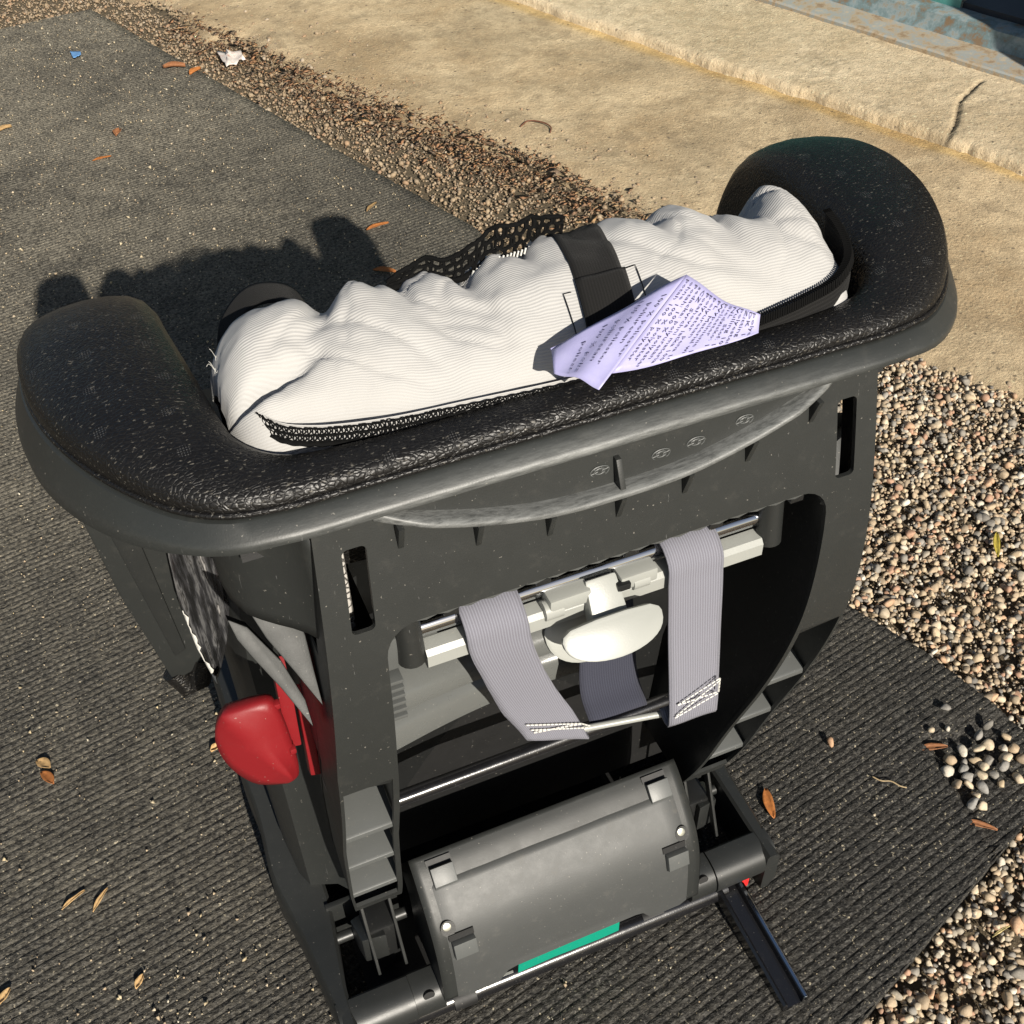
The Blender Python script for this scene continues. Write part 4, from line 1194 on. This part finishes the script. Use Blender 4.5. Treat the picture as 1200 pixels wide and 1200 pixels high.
for s in (-1, 1):
    rows = [[(s * x, y, z) for y, z in BP] for x in (.169, .2427)]
    loft('rear_bar', [r + [r[0]] for r in rows], 'plastic_base', base, 40, caps=True)
    rows = [[(s * x, y + .002, z - .003) for y, z in BP] for x in (.139, .1685)]
    br_ = loft('bracket', [r + [r[0]] for r in rows], 'plastic_base', base, 40, caps=True)
    pth = [(s * (.154 + .006 * math.cos(a)), .026 + .003 * math.sin(a) * .6, .0725 + .004 * math.sin(a)) for a in np.linspace(0, 2 * math.pi, 17)[:-1]]
    prism('slot_hole', pth, [(a, b_ + .004, c_ - .002) for a, b_, c_ in pth], 'black', base, bevel=None)
    # inner works of the base beside the cover
    box('cross_web', (s * .185, .150, .050), (.075, .006, .07), 'plastic_base', base, .001)
    box('foot_block', (s * .178, .105, .075), (.030, .034, .085), 'plastic_dark', base, .003)
    for k in (0, 1):
        box('guide_rib', (s * (.164 + .028 * k), .088, .120), (.003, .010, .10), 'plastic_base', base, .0008, rot=Matrix.Rotation(math.radians(-24), 3, 'X'))
    tube('guide_rod', [(s * .145, .125, .060), (s * .226, .125, .060)], .006, 'plastic_base', base, 12)
    pr_ = [(s * .176, .080, .118), (s * .200, .086, .112), (s * .204, .118, .100), (s * .180, .122, .104)]
    prism('latch_block', pr_, [(a, b_, c_ - .045) for a, b_, c_ in pr_], 'plastic_base', base, bevel=.002)
fl = [(-.205, .06, .014), (.16, .06, .014), (.16, .46, .014), (-.205, .46, .014)]
mesh_obj('floor_pan', fl, [(0, 1, 2, 3)], 'black', base)
box('front_bar', (0, .47, .06), (.50, .03, .08), 'plastic_base', base, .006)

# rounded cover between the pillars
PR = spline([(.0915, .2165), (.081, .2105), (.067, .1990), (.051, .1840), (.0375, .1680), (.0280, .1500), (.0215, .1260), (.0178, .098), (.0155, .0700)], 40)
tn = np.gradient(PR, axis=0); tn /= np.linalg.norm(tn, axis=1)[:, None]
nr = np.stack([tn[:, 1], -tn[:, 0]], 1)
if nr[20, 0] > 0: nr = -nr
cover = bpy.data.objects.new('rounded_cover', None); C.objects.link(cover); cover.parent = seat
xs_ = np.linspace(-.1412, .1412, 34)
rows = []
for x in xs_:
    r_ = []
    for k in range(40):
        n_ = .0002 * fbm(x * 18, k * .12, 3)
        cut = 1.0
        y, z = PR[k] + nr[k] * n_
        if k > 33 and abs(x) < .085: z += .019 * (k - 33) / 6 * min(1, (.085 - abs(x)) / .012)
        r_.append((x, y, z))
    rows.append(r_)
loft('cover_body', rows, 'plastic', cover, 60, solid=.004)
rows = []
for x in np.linspace(-.1275, .1275, 30):
    r_ = []
    edge = min(1, (.1276 - abs(x)) / .0016)
    for k in range(6, 40):
        lift_ = .0026 * min(1, (k - 6) / .6) * edge
        y, z = PR[k] + nr[k] * (lift_ + .0002 * fbm(x * 20, k * .15, 9) + (.0 if lift_ else -.001))
        if k > 33 and abs(x) < .085: z += .019 * (k - 33) / 6 * min(1, (.085 - abs(x)) / .012)
        r_.append((x, y, z))
    rows.append(r_)
loft('cover_panel', rows, plastic('cover_plastic', (0.050, 0.052, 0.051), 0.52, 0.25), cover, 50)
for s in (-1, 1):
    rows = [[(s * .1415, *(PR[k] - nr[k] * d_)) for d_ in (.0, .03, .09)] for k in range(40)]
    loft('cover_side', rows, 'plastic_dark', cover, 40)
    def on_cover(yq):
        k = int(np.argmin(abs(PR[:, 0] - yq))); return PR[k], nr[k], tn[k]
    for (xq, kk) in ((.114, 5), (.1135, 21)):
        p, n_, t_ = PR[kk], nr[kk], tn[kk]
        lk = .0026 if kk > 6 else 0
        hw = .0125
        up_ = p - t_ * .009; lo_ = p + t_ * .009
        q = [np.r_[0, up_ + n_ * (lk + .0075)], np.r_[0, lo_ + n_ * (lk + .0065)], np.r_[0, lo_ + t_ * .004 + n_ * lk], np.r_[0, lo_ + t_ * .004 - n_ * .004], np.r_[0, up_ - n_ * .004]]
        fr = [(s * xq - hw * .9, v_[1], v_[2]) for v_ in q]
        prism('catch', fr, [(a + 2 * hw * .9, b_, c_) for a, b_, c_ in fr], 'plastic_light', cover, bevel=.0007)
        q2 = [up_ - t_ * .0075 + n_ * (lk + .0006), up_ - t_ * .0005 + n_ * (lk + .0006), up_ - t_ * .0005 - n_ * .004, up_ - t_ * .0075 - n_ * .004]
        fr = [(s * xq - hw * 1.05, v_[0], v_[1]) for v_ in q2]
        prism('catch_shadow', fr, [(a + 2 * hw * 1.0, b_, c_) for a, b_, c_ in fr], 'black', cover, bevel=None)  # black strip in place of the shadow behind the catch
    p, n_, t_ = PR[16], nr[16], tn[16]
    c0 = np.array((s * .1245, *(p + n_ * .0025)))
    nn3 = np.array((0, *n_)); tt3 = np.array((0, *t_))
    pth = [c0 + .0072 * (math.cos(a) * np.array((1, 0, 0)) + 1.15 * math.sin(a) * tt3) + nn3 * .0008 for a in np.linspace(0, 2 * math.pi, 21)[:-1]]
    prism('screw_recess', [tuple(v_) for v_ in pth], [tuple(v_ - nn3 * .006) for v_ in pth], 'plastic_dark', cover, bevel=None)  # disc coloured dark for the shadow in the screw's recess
    c1 = c0 + np.array((-.0008, 0, 0)) - tt3 * .0025
    pth = [c1 + .0042 * (math.cos(a) * np.array((1, 0, 0)) + math.sin(a) * tt3) + nn3 * .0016 for a in np.linspace(0, 2 * math.pi, 17)[:-1]]
    prism('screw', [tuple(v_) for v_ in pth], [tuple(v_ - nn3 * .004) for v_ in pth], 'steel', cover, bevel=.0006)
gl = [(-.060, .0225, .0660), (-.020, .0215, .0700), (.030, .0205, .0715), (.052, .0200, .0740), (.052, .0200, .0540), (.030, .0205, .0515), (-.020, .0225, .0500), (-.060, .0240, .0450)]
prism('green_label', gl, [(a, b_ + .002, c_) for a, b_, c_ in gl], 'green', cover, bevel=None)
gl = [(-.083, .0225, .056), (-.066, .0218, .0565), (-.066, .0225, .0535), (-.083, .0235, .0525)]
prism('white_tab', gl, [(a, b_ + .002, c_) for a, b_, c_ in gl], 'white', cover, bevel=None)
box('cover_lining', (0, .072, .060), (.27, .03, .04), 'black', cover, .002)

# tube and support leg
bar = tube('support_tube', [(-.222, .036, .027), (.187, .030, .027)], .0118, 'gloss_black', seat, 24)
for x in (-.118, .098):
    tube('collar', [(x - .012, .0335, .027), (x + .012, .0332, .027)], .0130, 'black', bar, 20)
leg = bpy.data.objects.new('support_leg', None); C.objects.link(leg); leg.parent = seat
a_, b2 = np.array((.186, .034, .033)), np.array((.190, -.106, .012))
prof_l = [(-.013, -.008), (-.013, .010), (-.0105, .0125), (-.008, .010), (-.007, .002), (.010, .002), (.011, .010), (.0135, .0125), (.016, .010), (.016, -.008)]
rows = [[tuple(a_ + (b2 - a_) * t + np.array((dx, 0, dz_))) for dx, dz_ in prof_l] for t in np.linspace(0, 1, 6)]
loft('channel', [r + [r[0]] for r in rows], 'gloss_black', leg, 35, caps=True)
rows = [[tuple(a_ + (b2 - a_) * t + np.array((dx, 0, dz_))) for dx, dz_ in ((.0115, .0125), (.0138, .0142), (.0168, .0120), (.0174, .006))] for t in np.linspace(.02, 1, 6)]
loft('worn_edge', rows, 'chrome', leg, 60)
rows = [[tuple(b2 + np.array((dx, -.0008 - k * .0004, dz_ * (1 - .1 * k)))) for dx, dz_ in ((.009, .003), (.0105, .0115), (.0135, .0135), (.0165, .0105), (.0168, -.003))] for k in range(2)]
loft('cut_end', rows, 'chrome', leg, 40, solid=.002)
box('release_button', (.2075, .030, .030), (.014, .014, .020), 'red_bright', seat, .003)

# ---- fabric cover bundled into the top of the shell
NU, NV = 190, 90
SEC = [(.026, .742), (.0285, .770), (.0325, .785), (.044, .8025), (.062, .8160), (.083, .8235), (.104, .8245), (.121, .8185), (.133, .807), (.140, .790), (.144, .766), (.144, .74)]
base_sec = spline(SEC, NV)
bs_len = np.r_[0, np.cumsum(np.linalg.norm(np.diff(base_sec, axis=0), axis=1))]
rows, uv = [], []
def G(x, c_, w_): return math.exp(-((x - c_) / w_) ** 2)
for i in range(NU):
    u_ = i / (NU - 1)
    x0 = -.208 + .401 * u_
    # ends close down
    eL = min(1, max(0, (x0 + .208) / .030)); eR = min(1, max(0, (.193 - x0) / .022))
    endf = math.sqrt(max(0, 1 - (1 - eL) ** 2)) * math.sqrt(max(0, 1 - (1 - eR) ** 2))
    r_ = []
    for j in range(NV):
        v_ = j / (NV - 1)
        y, z = base_sec[j]
        # overall shape along x
        yc, zc = .088, .765
        sc = .30 + .70 * endf
        zz_ = zc + (z - zc) * sc if z > zc else z
        yy_ = yc + (y - yc) * (.45 + .55 * endf)
        x = x0
        hi = max(0, (zz_ - .79) / .04)
        zz_ += hi * (-.005 * G(x, -.07, .06) + .006 * G(x, .02, .05) + .004 * G(x, .09, .03) - .006 * G(x, .115, .02))
        yy_ += .010 * G(x, -.17, .045) * (1 - v_) - .004 * G(x, .17, .03)
        zz_ -= hi * .007 * G(x, -.19, .05)
        # roll standing up against the right wing, with a hollow behind it
        k = G(x, .176, .017)
        zz_ += k * (.002 * hi); yy_ += k * hi * .012
        zz_ -= .026 * G(x, .147, .013) * G(yy_, .122, .024)
        # deep fold on the left: upper roll tucked over lower roll
        fx = max(0, 1 - abs(x + .188) / .045)
        zz_ -= .022 * fx ** 1.2 * G(v_, .34 + .05 * (x + .19) / .03, .028)
        zz_ += .006 * fx * G(v_, .27, .06) + .006 * fx * G(v_, .5, .08)
        cr = (x + .138) * 1.0
        zz_ -= .013 * G(cr - .9 * (v_ - .58) * .05, 0, .0085) * G(v_, .64, .12)
        zz_ += .006 * G(x, -.115, .014) * G(v_, .60, .10) + .006 * G(x, -.165, .02) * G(v_, .60, .12)
        # gathers running back from the elastic edge
        gath = 0
        for c_, w_, a__, l0 in ((-.088, .006, -.007, .55), (-.066, .007, .005, .6), (-.047, .006, -.008, .52), (-.026, .008, .004, .55), (-.008, .0045, -.010, .60), (.010, .008, .004, .62), (.060, .010, .003, .5), (.083, .006, -.006, .52), (.105, .010, .004, .5), (.125, .005, -.006, .48), (-.105, .005, -.004, .6)):
            sh = (v_ - l0) * .035
            gath += a__ * G(x + sh * .6, c_, w_) * (1 / (1 + math.exp(-(v_ - l0) * 26))) 
        for c_, w_, a__ in ((-.120, .03, .0020), (-.075, .014, -.0016), (-.035, .02, .0018), (.055, .016, -.0014), (.10, .02, .0016)):
            gath += a__ * G(x - (v_ - .4) * .05, c_, w_) * G(v_, .38, .2)
        zz_ += gath * 1.15; yy_ += gath * .35
        cn = fbm(x * 24 + .8 * fbm(x * 6, v_ * 3, 2.2), v_ * 1.5, 6.1, 2)
        wgt = .35 + .65 / (1 + math.exp(-(v_ - .42) * 14))
        zz_ -= .0026 * max(0, 1 - abs(cn) / .16) ** 2 * wgt * min(1, hi + .1)
        cn2 = fbm(x * 9 + 1.5 * v_, v_ * 2.4 + x * 4, 11.7, 3)
        zz_ -= .0024 * max(0, 1 - abs(cn2) / .14) ** 2 * min(1, hi + .2)
        wob = .0038 * fbm(x * 13, v_ * 3.2, 1.3) + .0016 * fbm(x * 38, v_ * 8, 4.3)
        zz_ += wob * hi ** .3 if hi > 0 else 0
        yy_ += .5 * wob
        x += .003 * fbm(x * 12, v_ * 4, 8.8)
        r_.append((x, yy_, zz_))
        uv.append((x0, bs_len[j] + .006 * fbm(x0 * 9, v_ * 2, 5)))
    rows.append(r_)
CU = np.array(rows)
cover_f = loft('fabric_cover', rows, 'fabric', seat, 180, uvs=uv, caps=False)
cover_f['label'] = 'bunched white ribbed fabric of the seat cover'
CUm = CU.copy()
for _ in range(3):
    CUm[1:-1] = (CUm[:-2] + 2 * CUm[1:-1] + CUm[2:]) / 4
    CUm[:, 1:-1] = (CUm[:, :-2] + 2 * CUm[:, 1:-1] + CUm[:, 2:]) / 4
def on_cushion(x, v_, lift_=.0015):
    fj = float(np.clip(v_ * (NV - 1), 1, NV - 2.01)); j = int(fj); fj -= j
    col = CU[:, j] * (1 - fj) + CU[:, j + 1] * fj
    xs_c = np.maximum.accumulate(col[:, 0])
    fi = float(np.clip(np.interp(x, xs_c + np.arange(NU) * 1e-9, np.arange(NU)), 1, NU - 2.01)); i = int(fi); fi -= i
    p = col[i] * (1 - fi) + col[i + 1] * fi
    n_ = np.cross(CUm[min(i + 3, NU - 1), j] - CUm[max(i - 3, 0), j], CUm[i, min(j + 3, NV - 1)] - CUm[i, max(j - 3, 0)]); n_ /= (np.linalg.norm(n_) + 1e-9)
    if n_[2] + -n_[1] * .6 < 0: n_ = -n_
    return p + n_ * lift_
# inner lining that fills the shell opening below the fabric
rows = [[(x, y, z) for y, z in ((.026, .72), (.06, .745), (.12, .75), (.17, .74), (.21, .70))] for x in np.linspace(-.222, .222, 12)]
loft('lining', rows, 'black', seat, 180)

# black elastic tape across the middle
rows, uv = [], []
for k in range(46):
    v_ = .16 + .62 * k / 45
    r_ = []
    for j in range(9):
        q = j / 8 - .5
        x = .016 + .018 * (v_ - .16) / .62 + q * .031
        p = on_cushion(x, v_, .0022 - .002 * q * q)
        r_.append(tuple(p)); uv.append((q * .3, k * .028))
    rows.append(r_)
tp = loft('elastic_tape', rows, 'tape', cover_f, 180, uvs=uv, solid=.0012)
rows, uv = [], []
for k in range(20):
    v_ = .17 + .24 * k / 19
    r_ = []
    for j in range(9):
        q = j / 8 - .5
        r_.append(tuple(on_cushion(.0165 + .018 * (v_ - .16) / .62 + q * .0325, v_, .0042 - .0015 * q * q))); uv.append((q * .3, k * .028))
    rows.append(r_)
loft('tape_end', rows, 'tape', cover_f, 180, uvs=uv, solid=.0012)
def seam_line(pts, r=.00035, mat_='thread', parent=cover_f, name='seam'):
    v2, f2 = tube_geo(pts, r, 5); return mesh_obj(name, v2, f2, mat_, parent, 60)
seam_line([on_cushion(-.004 + .002 * t, .17 + .22 * t, .0012) for t in np.linspace(0, 1, 16)] + [on_cushion(.003, .39, .0012)])
seam_line([on_cushion(.045 + .003 * t, .20 + .21 * t, .0012) for t in np.linspace(0, 1, 16)] + [on_cushion(.038, .41, .0012)])
seam_line([on_cushion(x, .085, .0008) for x in np.linspace(-.15, .0, 30)], .0004)

# looped overlock edging along the lower edge of the fabric, left half
vv, ff = [], []
ovp = spline([(-.193, .052, .800), (-.183, .0405, .7965), (-.165, .0335, .7935), (-.150, .0305, .792), (-.127, .0275, .7905), (-.08, .0250, .789), (-.03, .0235, .7865), (.0, .0235, .785)], 150)
for k in range(0, 148, 2):
    t = k / 147
    p = ovp[k]; e = ovp[k + 1] - ovp[k]; e /= np.linalg.norm(e)
    out_ = np.array((e[1], -e[0], 0)); out_ /= np.linalg.norm(out_)
    hgt = (.0052 if t < .55 else .0034) * (1 + .12 * rng.normal())
    for row in ((0, 1) if t < .75 else (0,)):
        c0 = p - np.array((0, 0, .0045 * row)) + out_ * (.0006 * row)
        ph = rng.uniform(-.4, .4)
        pth = [c0 + e * (.0024 * math.cos(a + ph)) + np.array((0, 0, hgt * .5 * math.sin(a))) + out_ * (.0006 * math.sin(2 * a)) for a in np.linspace(0, 2 * math.pi, 10)]
        v2, f2 = tube_geo(pth, .00036, 5, off=len(vv), caps=False); vv += v2; ff += f2
for dz_, r_c in ((.0022, .0004), (-.0026, .0006), (-.0085, .0016)):
    pth = [p + np.array((0, -.0006, dz_ + .0003 * math.sin(k * 1.1))) for k, p in enumerate(ovp)]
    v2, f2 = tube_geo(pth, r_c, 6, off=len(vv)); vv += v2; ff += f2
ov = mesh_obj('overlock_edging', vv, ff, 'thread', cover_f, 60)
rows = [[(p[0], p[1] + .0022, p[2] + .003), (p[0], p[1] + .0012, p[2] - .003), (p[0], p[1] + .0015, p[2] - .012)] for p in ovp[::3]]
loft('hem', rows, 'fabric', cover_f, 180, uvs=[(p[0], q_) for p in ovp[::3] for q_ in (0, .006, .015)])
# black lower binding, running on to the right end
bpth = spline([(-.06, .0265, .782), (.04, .0265, .784), (.10, .0268, .792), (.145, .0280, .799), (.172, .0335, .803), (.190, .048, .807), (.198, .070, .812), (.200, .090, .815)], 90)
rows, uv = [], []
for k, (x, y, zt_) in enumerate(bpth):
    r_ = []
    for q in np.linspace(0, 1, 6):
        e = bpth[min(k + 1, 89)] - bpth[max(k - 1, 0)]; nx, ny = e[1], -e[0]; l_ = math.hypot(nx, ny) + 1e-9
        o_ = .0028 * math.sin(q * math.pi) + .001
        r_.append((x + nx / l_ * o_, y + ny / l_ * o_, .768 + (zt_ - .768) * q)); uv.append((q * .2, k * .03))
    rows.append(r_)
bd_ = loft('binding', rows, 'tape', cover_f, 180, uvs=uv, solid=.0018)
vv, ff = [], []
for k in range(24, 90):
    for sub in (0, .5):
        kk = min(88, k); p = bpth[kk] + (bpth[kk + 1] - bpth[kk]) * sub
        e = bpth[kk + 1] - bpth[kk]; nx, ny = e[1], -e[0]; l_ = math.hypot(nx, ny) + 1e-9
        n3 = np.array((nx / l_, ny / l_, 0)); t3 = np.array((e[0], e[1], 0)) / l_
        v2, f2 = tube_geo([p + n3 * .0032 - np.array((0, 0, .004)) - t3 * .0008, p + n3 * .0012 + np.array((0, 0, .0012)), p - n3 * .003 + t3 * .001], .0007, 5, off=len(vv)); vv += v2; ff += f2
mesh_obj('overlock_edging', vv, ff, 'thread', cover_f, 60)

# black openwork lace at the far edge
vv, ff = [], []
_mx = CU[:, :, 2].max(1); _jt = CU[:, :, 2].argmax(1)
_ky = np.array([CU[i, min(NV - 1, _jt[i] + 9), 1] for i in range(NU)])
_kz = np.array([CU[i, min(NV - 1, _jt[i] + 9), 2] for i in range(NU)])
def _sm(a_, w_=15):
    return np.convolve(np.pad(a_, w_ // 2, mode='edge'), np.ones(w_) / w_, 'valid')
_ky = _sm(_ky); _kz = _sm(_kz, 11); _kx = CU[:, NV // 2, 0]
def lace_pt(a, b_):
    x = -.094 + .118 * a
    y0 = float(np.interp(x, _kx, _ky)); z0 = float(np.interp(x, _kx, _kz))
    h = float(np.interp(a, [0, .15, .3, .45, .6, .8, 1], [.003, .009, .013, .017, .020, .019, .010])) + .001 * math.sin(a * 34)
    return np.array((x + .003 * b_, y0 + .0015 + .004 * b_, z0 - .002 + h * b_))
cell = 17
for a_i in range(cell):
    for b_i in range(3):
        a0 = (a_i + .5 * (b_i % 2)) / cell; b0 = (b_i + .5) / 3
        c0 = lace_pt(min(1, a0 + .5 / cell), b0)
        rx = .0041 * (1 + .25 * rng.normal()); rz = np.linalg.norm(lace_pt(a0, 1.0) - lace_pt(a0, 0)) / 3 * .62
        pth = []
        for k in range(9):
            an = 2 * math.pi * k / 8 + .4
            e_ = lace_pt(min(1, max(0, a0 + .5 / cell + rx / .118 * math.cos(an))), b0 + (rz / max(.004, np.linalg.norm(lace_pt(a0, 1.0) - lace_pt(a0, 0)))) * math.sin(an))
            pth.append(e_ + rng.normal(0, .0002, 3))
        pth[-1] = pth[0]
        v2, f2 = tube_geo(pth, (.0010 + .0003 * rng.random()), 5, off=len(vv), caps=False); vv += v2; ff += f2
for b0, rr_ in ((0.02, .0022), (1.0, .0014)):
    v2, f2 = tube_geo([lace_pt(t, b0) + rng.normal(0, .0003, 3) for t in np.linspace(0, 1, 60)], rr_, 6, off=len(vv)); vv += v2; ff += f2
lc = mesh_obj('lace_trim', vv, ff, 'thread', cover_f, 60)
vv, ff = [], []
for k in range(24):
    t = .45 + .5 * k / 23
    p0 = lace_pt(t, .12) + np.array((0, -.002, .0))
    v2, f2 = tube_geo([p0 + np.array((-.0012, -.003, -.001)), p0 + np.array((.0006, -.0015, .0022))], .0006, 5, off=len(vv)); vv += v2; ff += f2
mesh_obj('whipstitch', vv, ff, 'thread_white', cover_f, 60)
tube('far_edge', [on_cushion(x, .80, .002) for x in np.linspace(.045, .14, 40)], .0018, 'thread', cover_f, 6)
# dark elastic loop at the far left
ribbon('elastic_loop', [(-.198, .150, .768), (-.189, .156, .792), (-.168, .160, .807), (-.144, .160, .801), (-.130, .155, .775)], [.020, .020, .020], (0, 1, .12), 'tape', cover_f, th=.0015)
vv, ff = [], []
for (cx, cy, cz, n_) in ((-.206, .10, .800, 2), (-.203, .112, .800, 1)):
    for k in range(n_):
        pth = [np.array((cx + .002 * math.sin(3 * t + k) - .002 * t, cy + .002 * t, cz + .006 * t + .002 * math.sin(8 * t + 2 * k))) for t in np.linspace(0, 1, 14)]
        v2, f2 = tube_geo(pth, .00012, 4, off=len(vv)); vv += v2; ff += f2
mesh_obj('loose_thread', vv, ff, 'thread_white', cover_f, 60)

# ---- care label, folded, with small print
def ray_z(px, py, z):
    d = _r * ((px - 600) / 1347.678) - _u * ((py - 600) / 1347.678) + _f
    return np.array(_p + d * ((z - _p.z) / d.z))
T_ = ray_z(805, 322, .836); F_ = ray_z(702, 456, .810)
R1 = ray_z(891, 369, .812); R2 = ray_z(889, 389, .806); Fb = ray_z(716, 438, .8085)
La = ray_z(646, 411, .812); Lb = ray_z(649, 438, .8085)
def patch(c00, c10, c01, c11, sag):
    def P_(s_, t_):
        p = (1 - s_) * (1 - t_) * c00 + s_ * (1 - t_) * c10 + (1 - s_) * t_ * c01 + s_ * t_ * c11
        return p + np.array((0, 0, 1.0)) * sag * (math.sin(math.pi * s_) * .7 + .3 * math.sin(math.pi * t_)) + np.array((0, 0, .0008 * math.sin(9 * s_ + 3 * t_)))
    return P_
PRt = patch(T_, R1, Fb, R2, -.004)      # s: fold -> right end, t: top -> bottom
PLf = patch(La, T_, Lb, F_, .003)       # s: left end -> fold, t: top -> bottom
for P_, nm in ((PRt, 'care_label'), (PLf, 'care_label')):
    rows = [[tuple(P_(i / 22, j / 12)) for j in range(13)] for i in range(23)]
    lb = loft(nm, rows, 'label', cover_f, 180, solid=.00035)
    if P_ is PRt: lab_r = lb
    else: lab_l = lb
rows = [[tuple(ray_z(*p, z_)) for p, z_ in (((645, 408), .812), ((770, 350), .822), ((800, 327), .834))], [tuple(ray_z(*p, z_)) for p, z_ in (((650, 425), .806), ((765, 365), .812), ((797, 336), .828))]]
loft('label_back', rows, 'label', cover_f, 60, solid=.0004)
def text_on(P_, body, s0, t0, t1, size_s, parent, flip=False, tmax=1.0):
    """one printed line: runs along t, its letters stand across s"""
    cu = bpy.data.curves.new('t', 'FONT'); cu.body = body; cu.size = 1.0; cu.resolution_u = 1
    ob = bpy.data.objects.new('t', cu); C.objects.link(ob)
    dg = bpy.context.evaluated_depsgraph_get(); dg.update()
    mh = ob.evaluated_get(dg).to_mesh()
    co = np.array([v_.co[:] for v_ in mh.vertices]); fc = [tuple(p.vertices) for p in mh.polygons]
    ob.evaluated_get(dg).to_mesh_clear()
    bpy.data.objects.remove(ob, do_unlink=True); bpy.data.curves.remove(cu)
    if not len(co): return None
    out = []
    for x, y, _ in co:
        L_ = np.linalg.norm(P_(s0, 1) - P_(s0, 0)) + 1e-6
        t_ = t0 + x * t1 / L_
        s_ = s0 + y * size_s
        p = P_(min(max(s_, 0), 1), t_)
        e = 1e-3
        n_ = np.cross(P_(s_ + e, t_) - P_(s_ - e, t_), P_(s_, t_ + e) - P_(s_, t_ - e)); n_ /= (np.linalg.norm(n_) + 1e-12)
        if n_ @ (np.array(_p) - p) < 0: n_ = -n_
        out.append(p + n_ * .0007)
    tt = [t0 + x * t1 / L_ for x in co[:, 0]]
    fc = [f_ for f_ in fc if max(tt[k] for k in f_) < tmax]
    if fc: return out, fc
    return None
LINES_R = ['potah 100 % polyester', 'ohne 100 % polyester', 'Potah: 100 % polyester', 'sedacka: polyuretan', 'CZ  Svrchni material', 'Potahova latka 100 %', 'polyester  pena 100 %', 'polyuretan', 'PL  Material wierzchni', 'Wypelnienie 100 %', 'poliester', 'Siedzisko: 100 %', 'NL  Stof: 100 %', 'Vulling 100 %', 'polyester', 'Zitting', 'DK  100 %', 'polyester']
vv, ff = [], []
for k, tx in enumerate(LINES_R):
    s0 = .04 + .93 * k / len(LINES_R)
    q = text_on(PRt, tx, s0, .03, .0070, .044, lab_r, tmax=.98)
    if q:
        ff += [tuple(len(vv) + i for i in f_) for f_ in q[1]]; vv += q[0]
mesh_obj('print', vv, ff, 'ink', cover_f, None, fix=False)
vv, ff = [], []
for k, (tx, s0, t0) in enumerate((('poliester', .30, .35), ('100 % poliester', .44, .18), ('poliuretan', .58, .25), ('100 % poliester', .70, .10), ('poliuretan', .82, .2), ('100 % poliester', .91, .15))):
    q = text_on(PLf, tx, s0, t0, .0080, .062, lab_l, tmax=.98)
    if q:
        ff += [tuple(len(vv) + i for i in f_) for f_ in q[1]]; vv += q[0]
mesh_obj('print', vv, ff, 'ink', cover_f, None, fix=False)

scene.render.resolution_x = 1024
scene.render.resolution_y = 1024
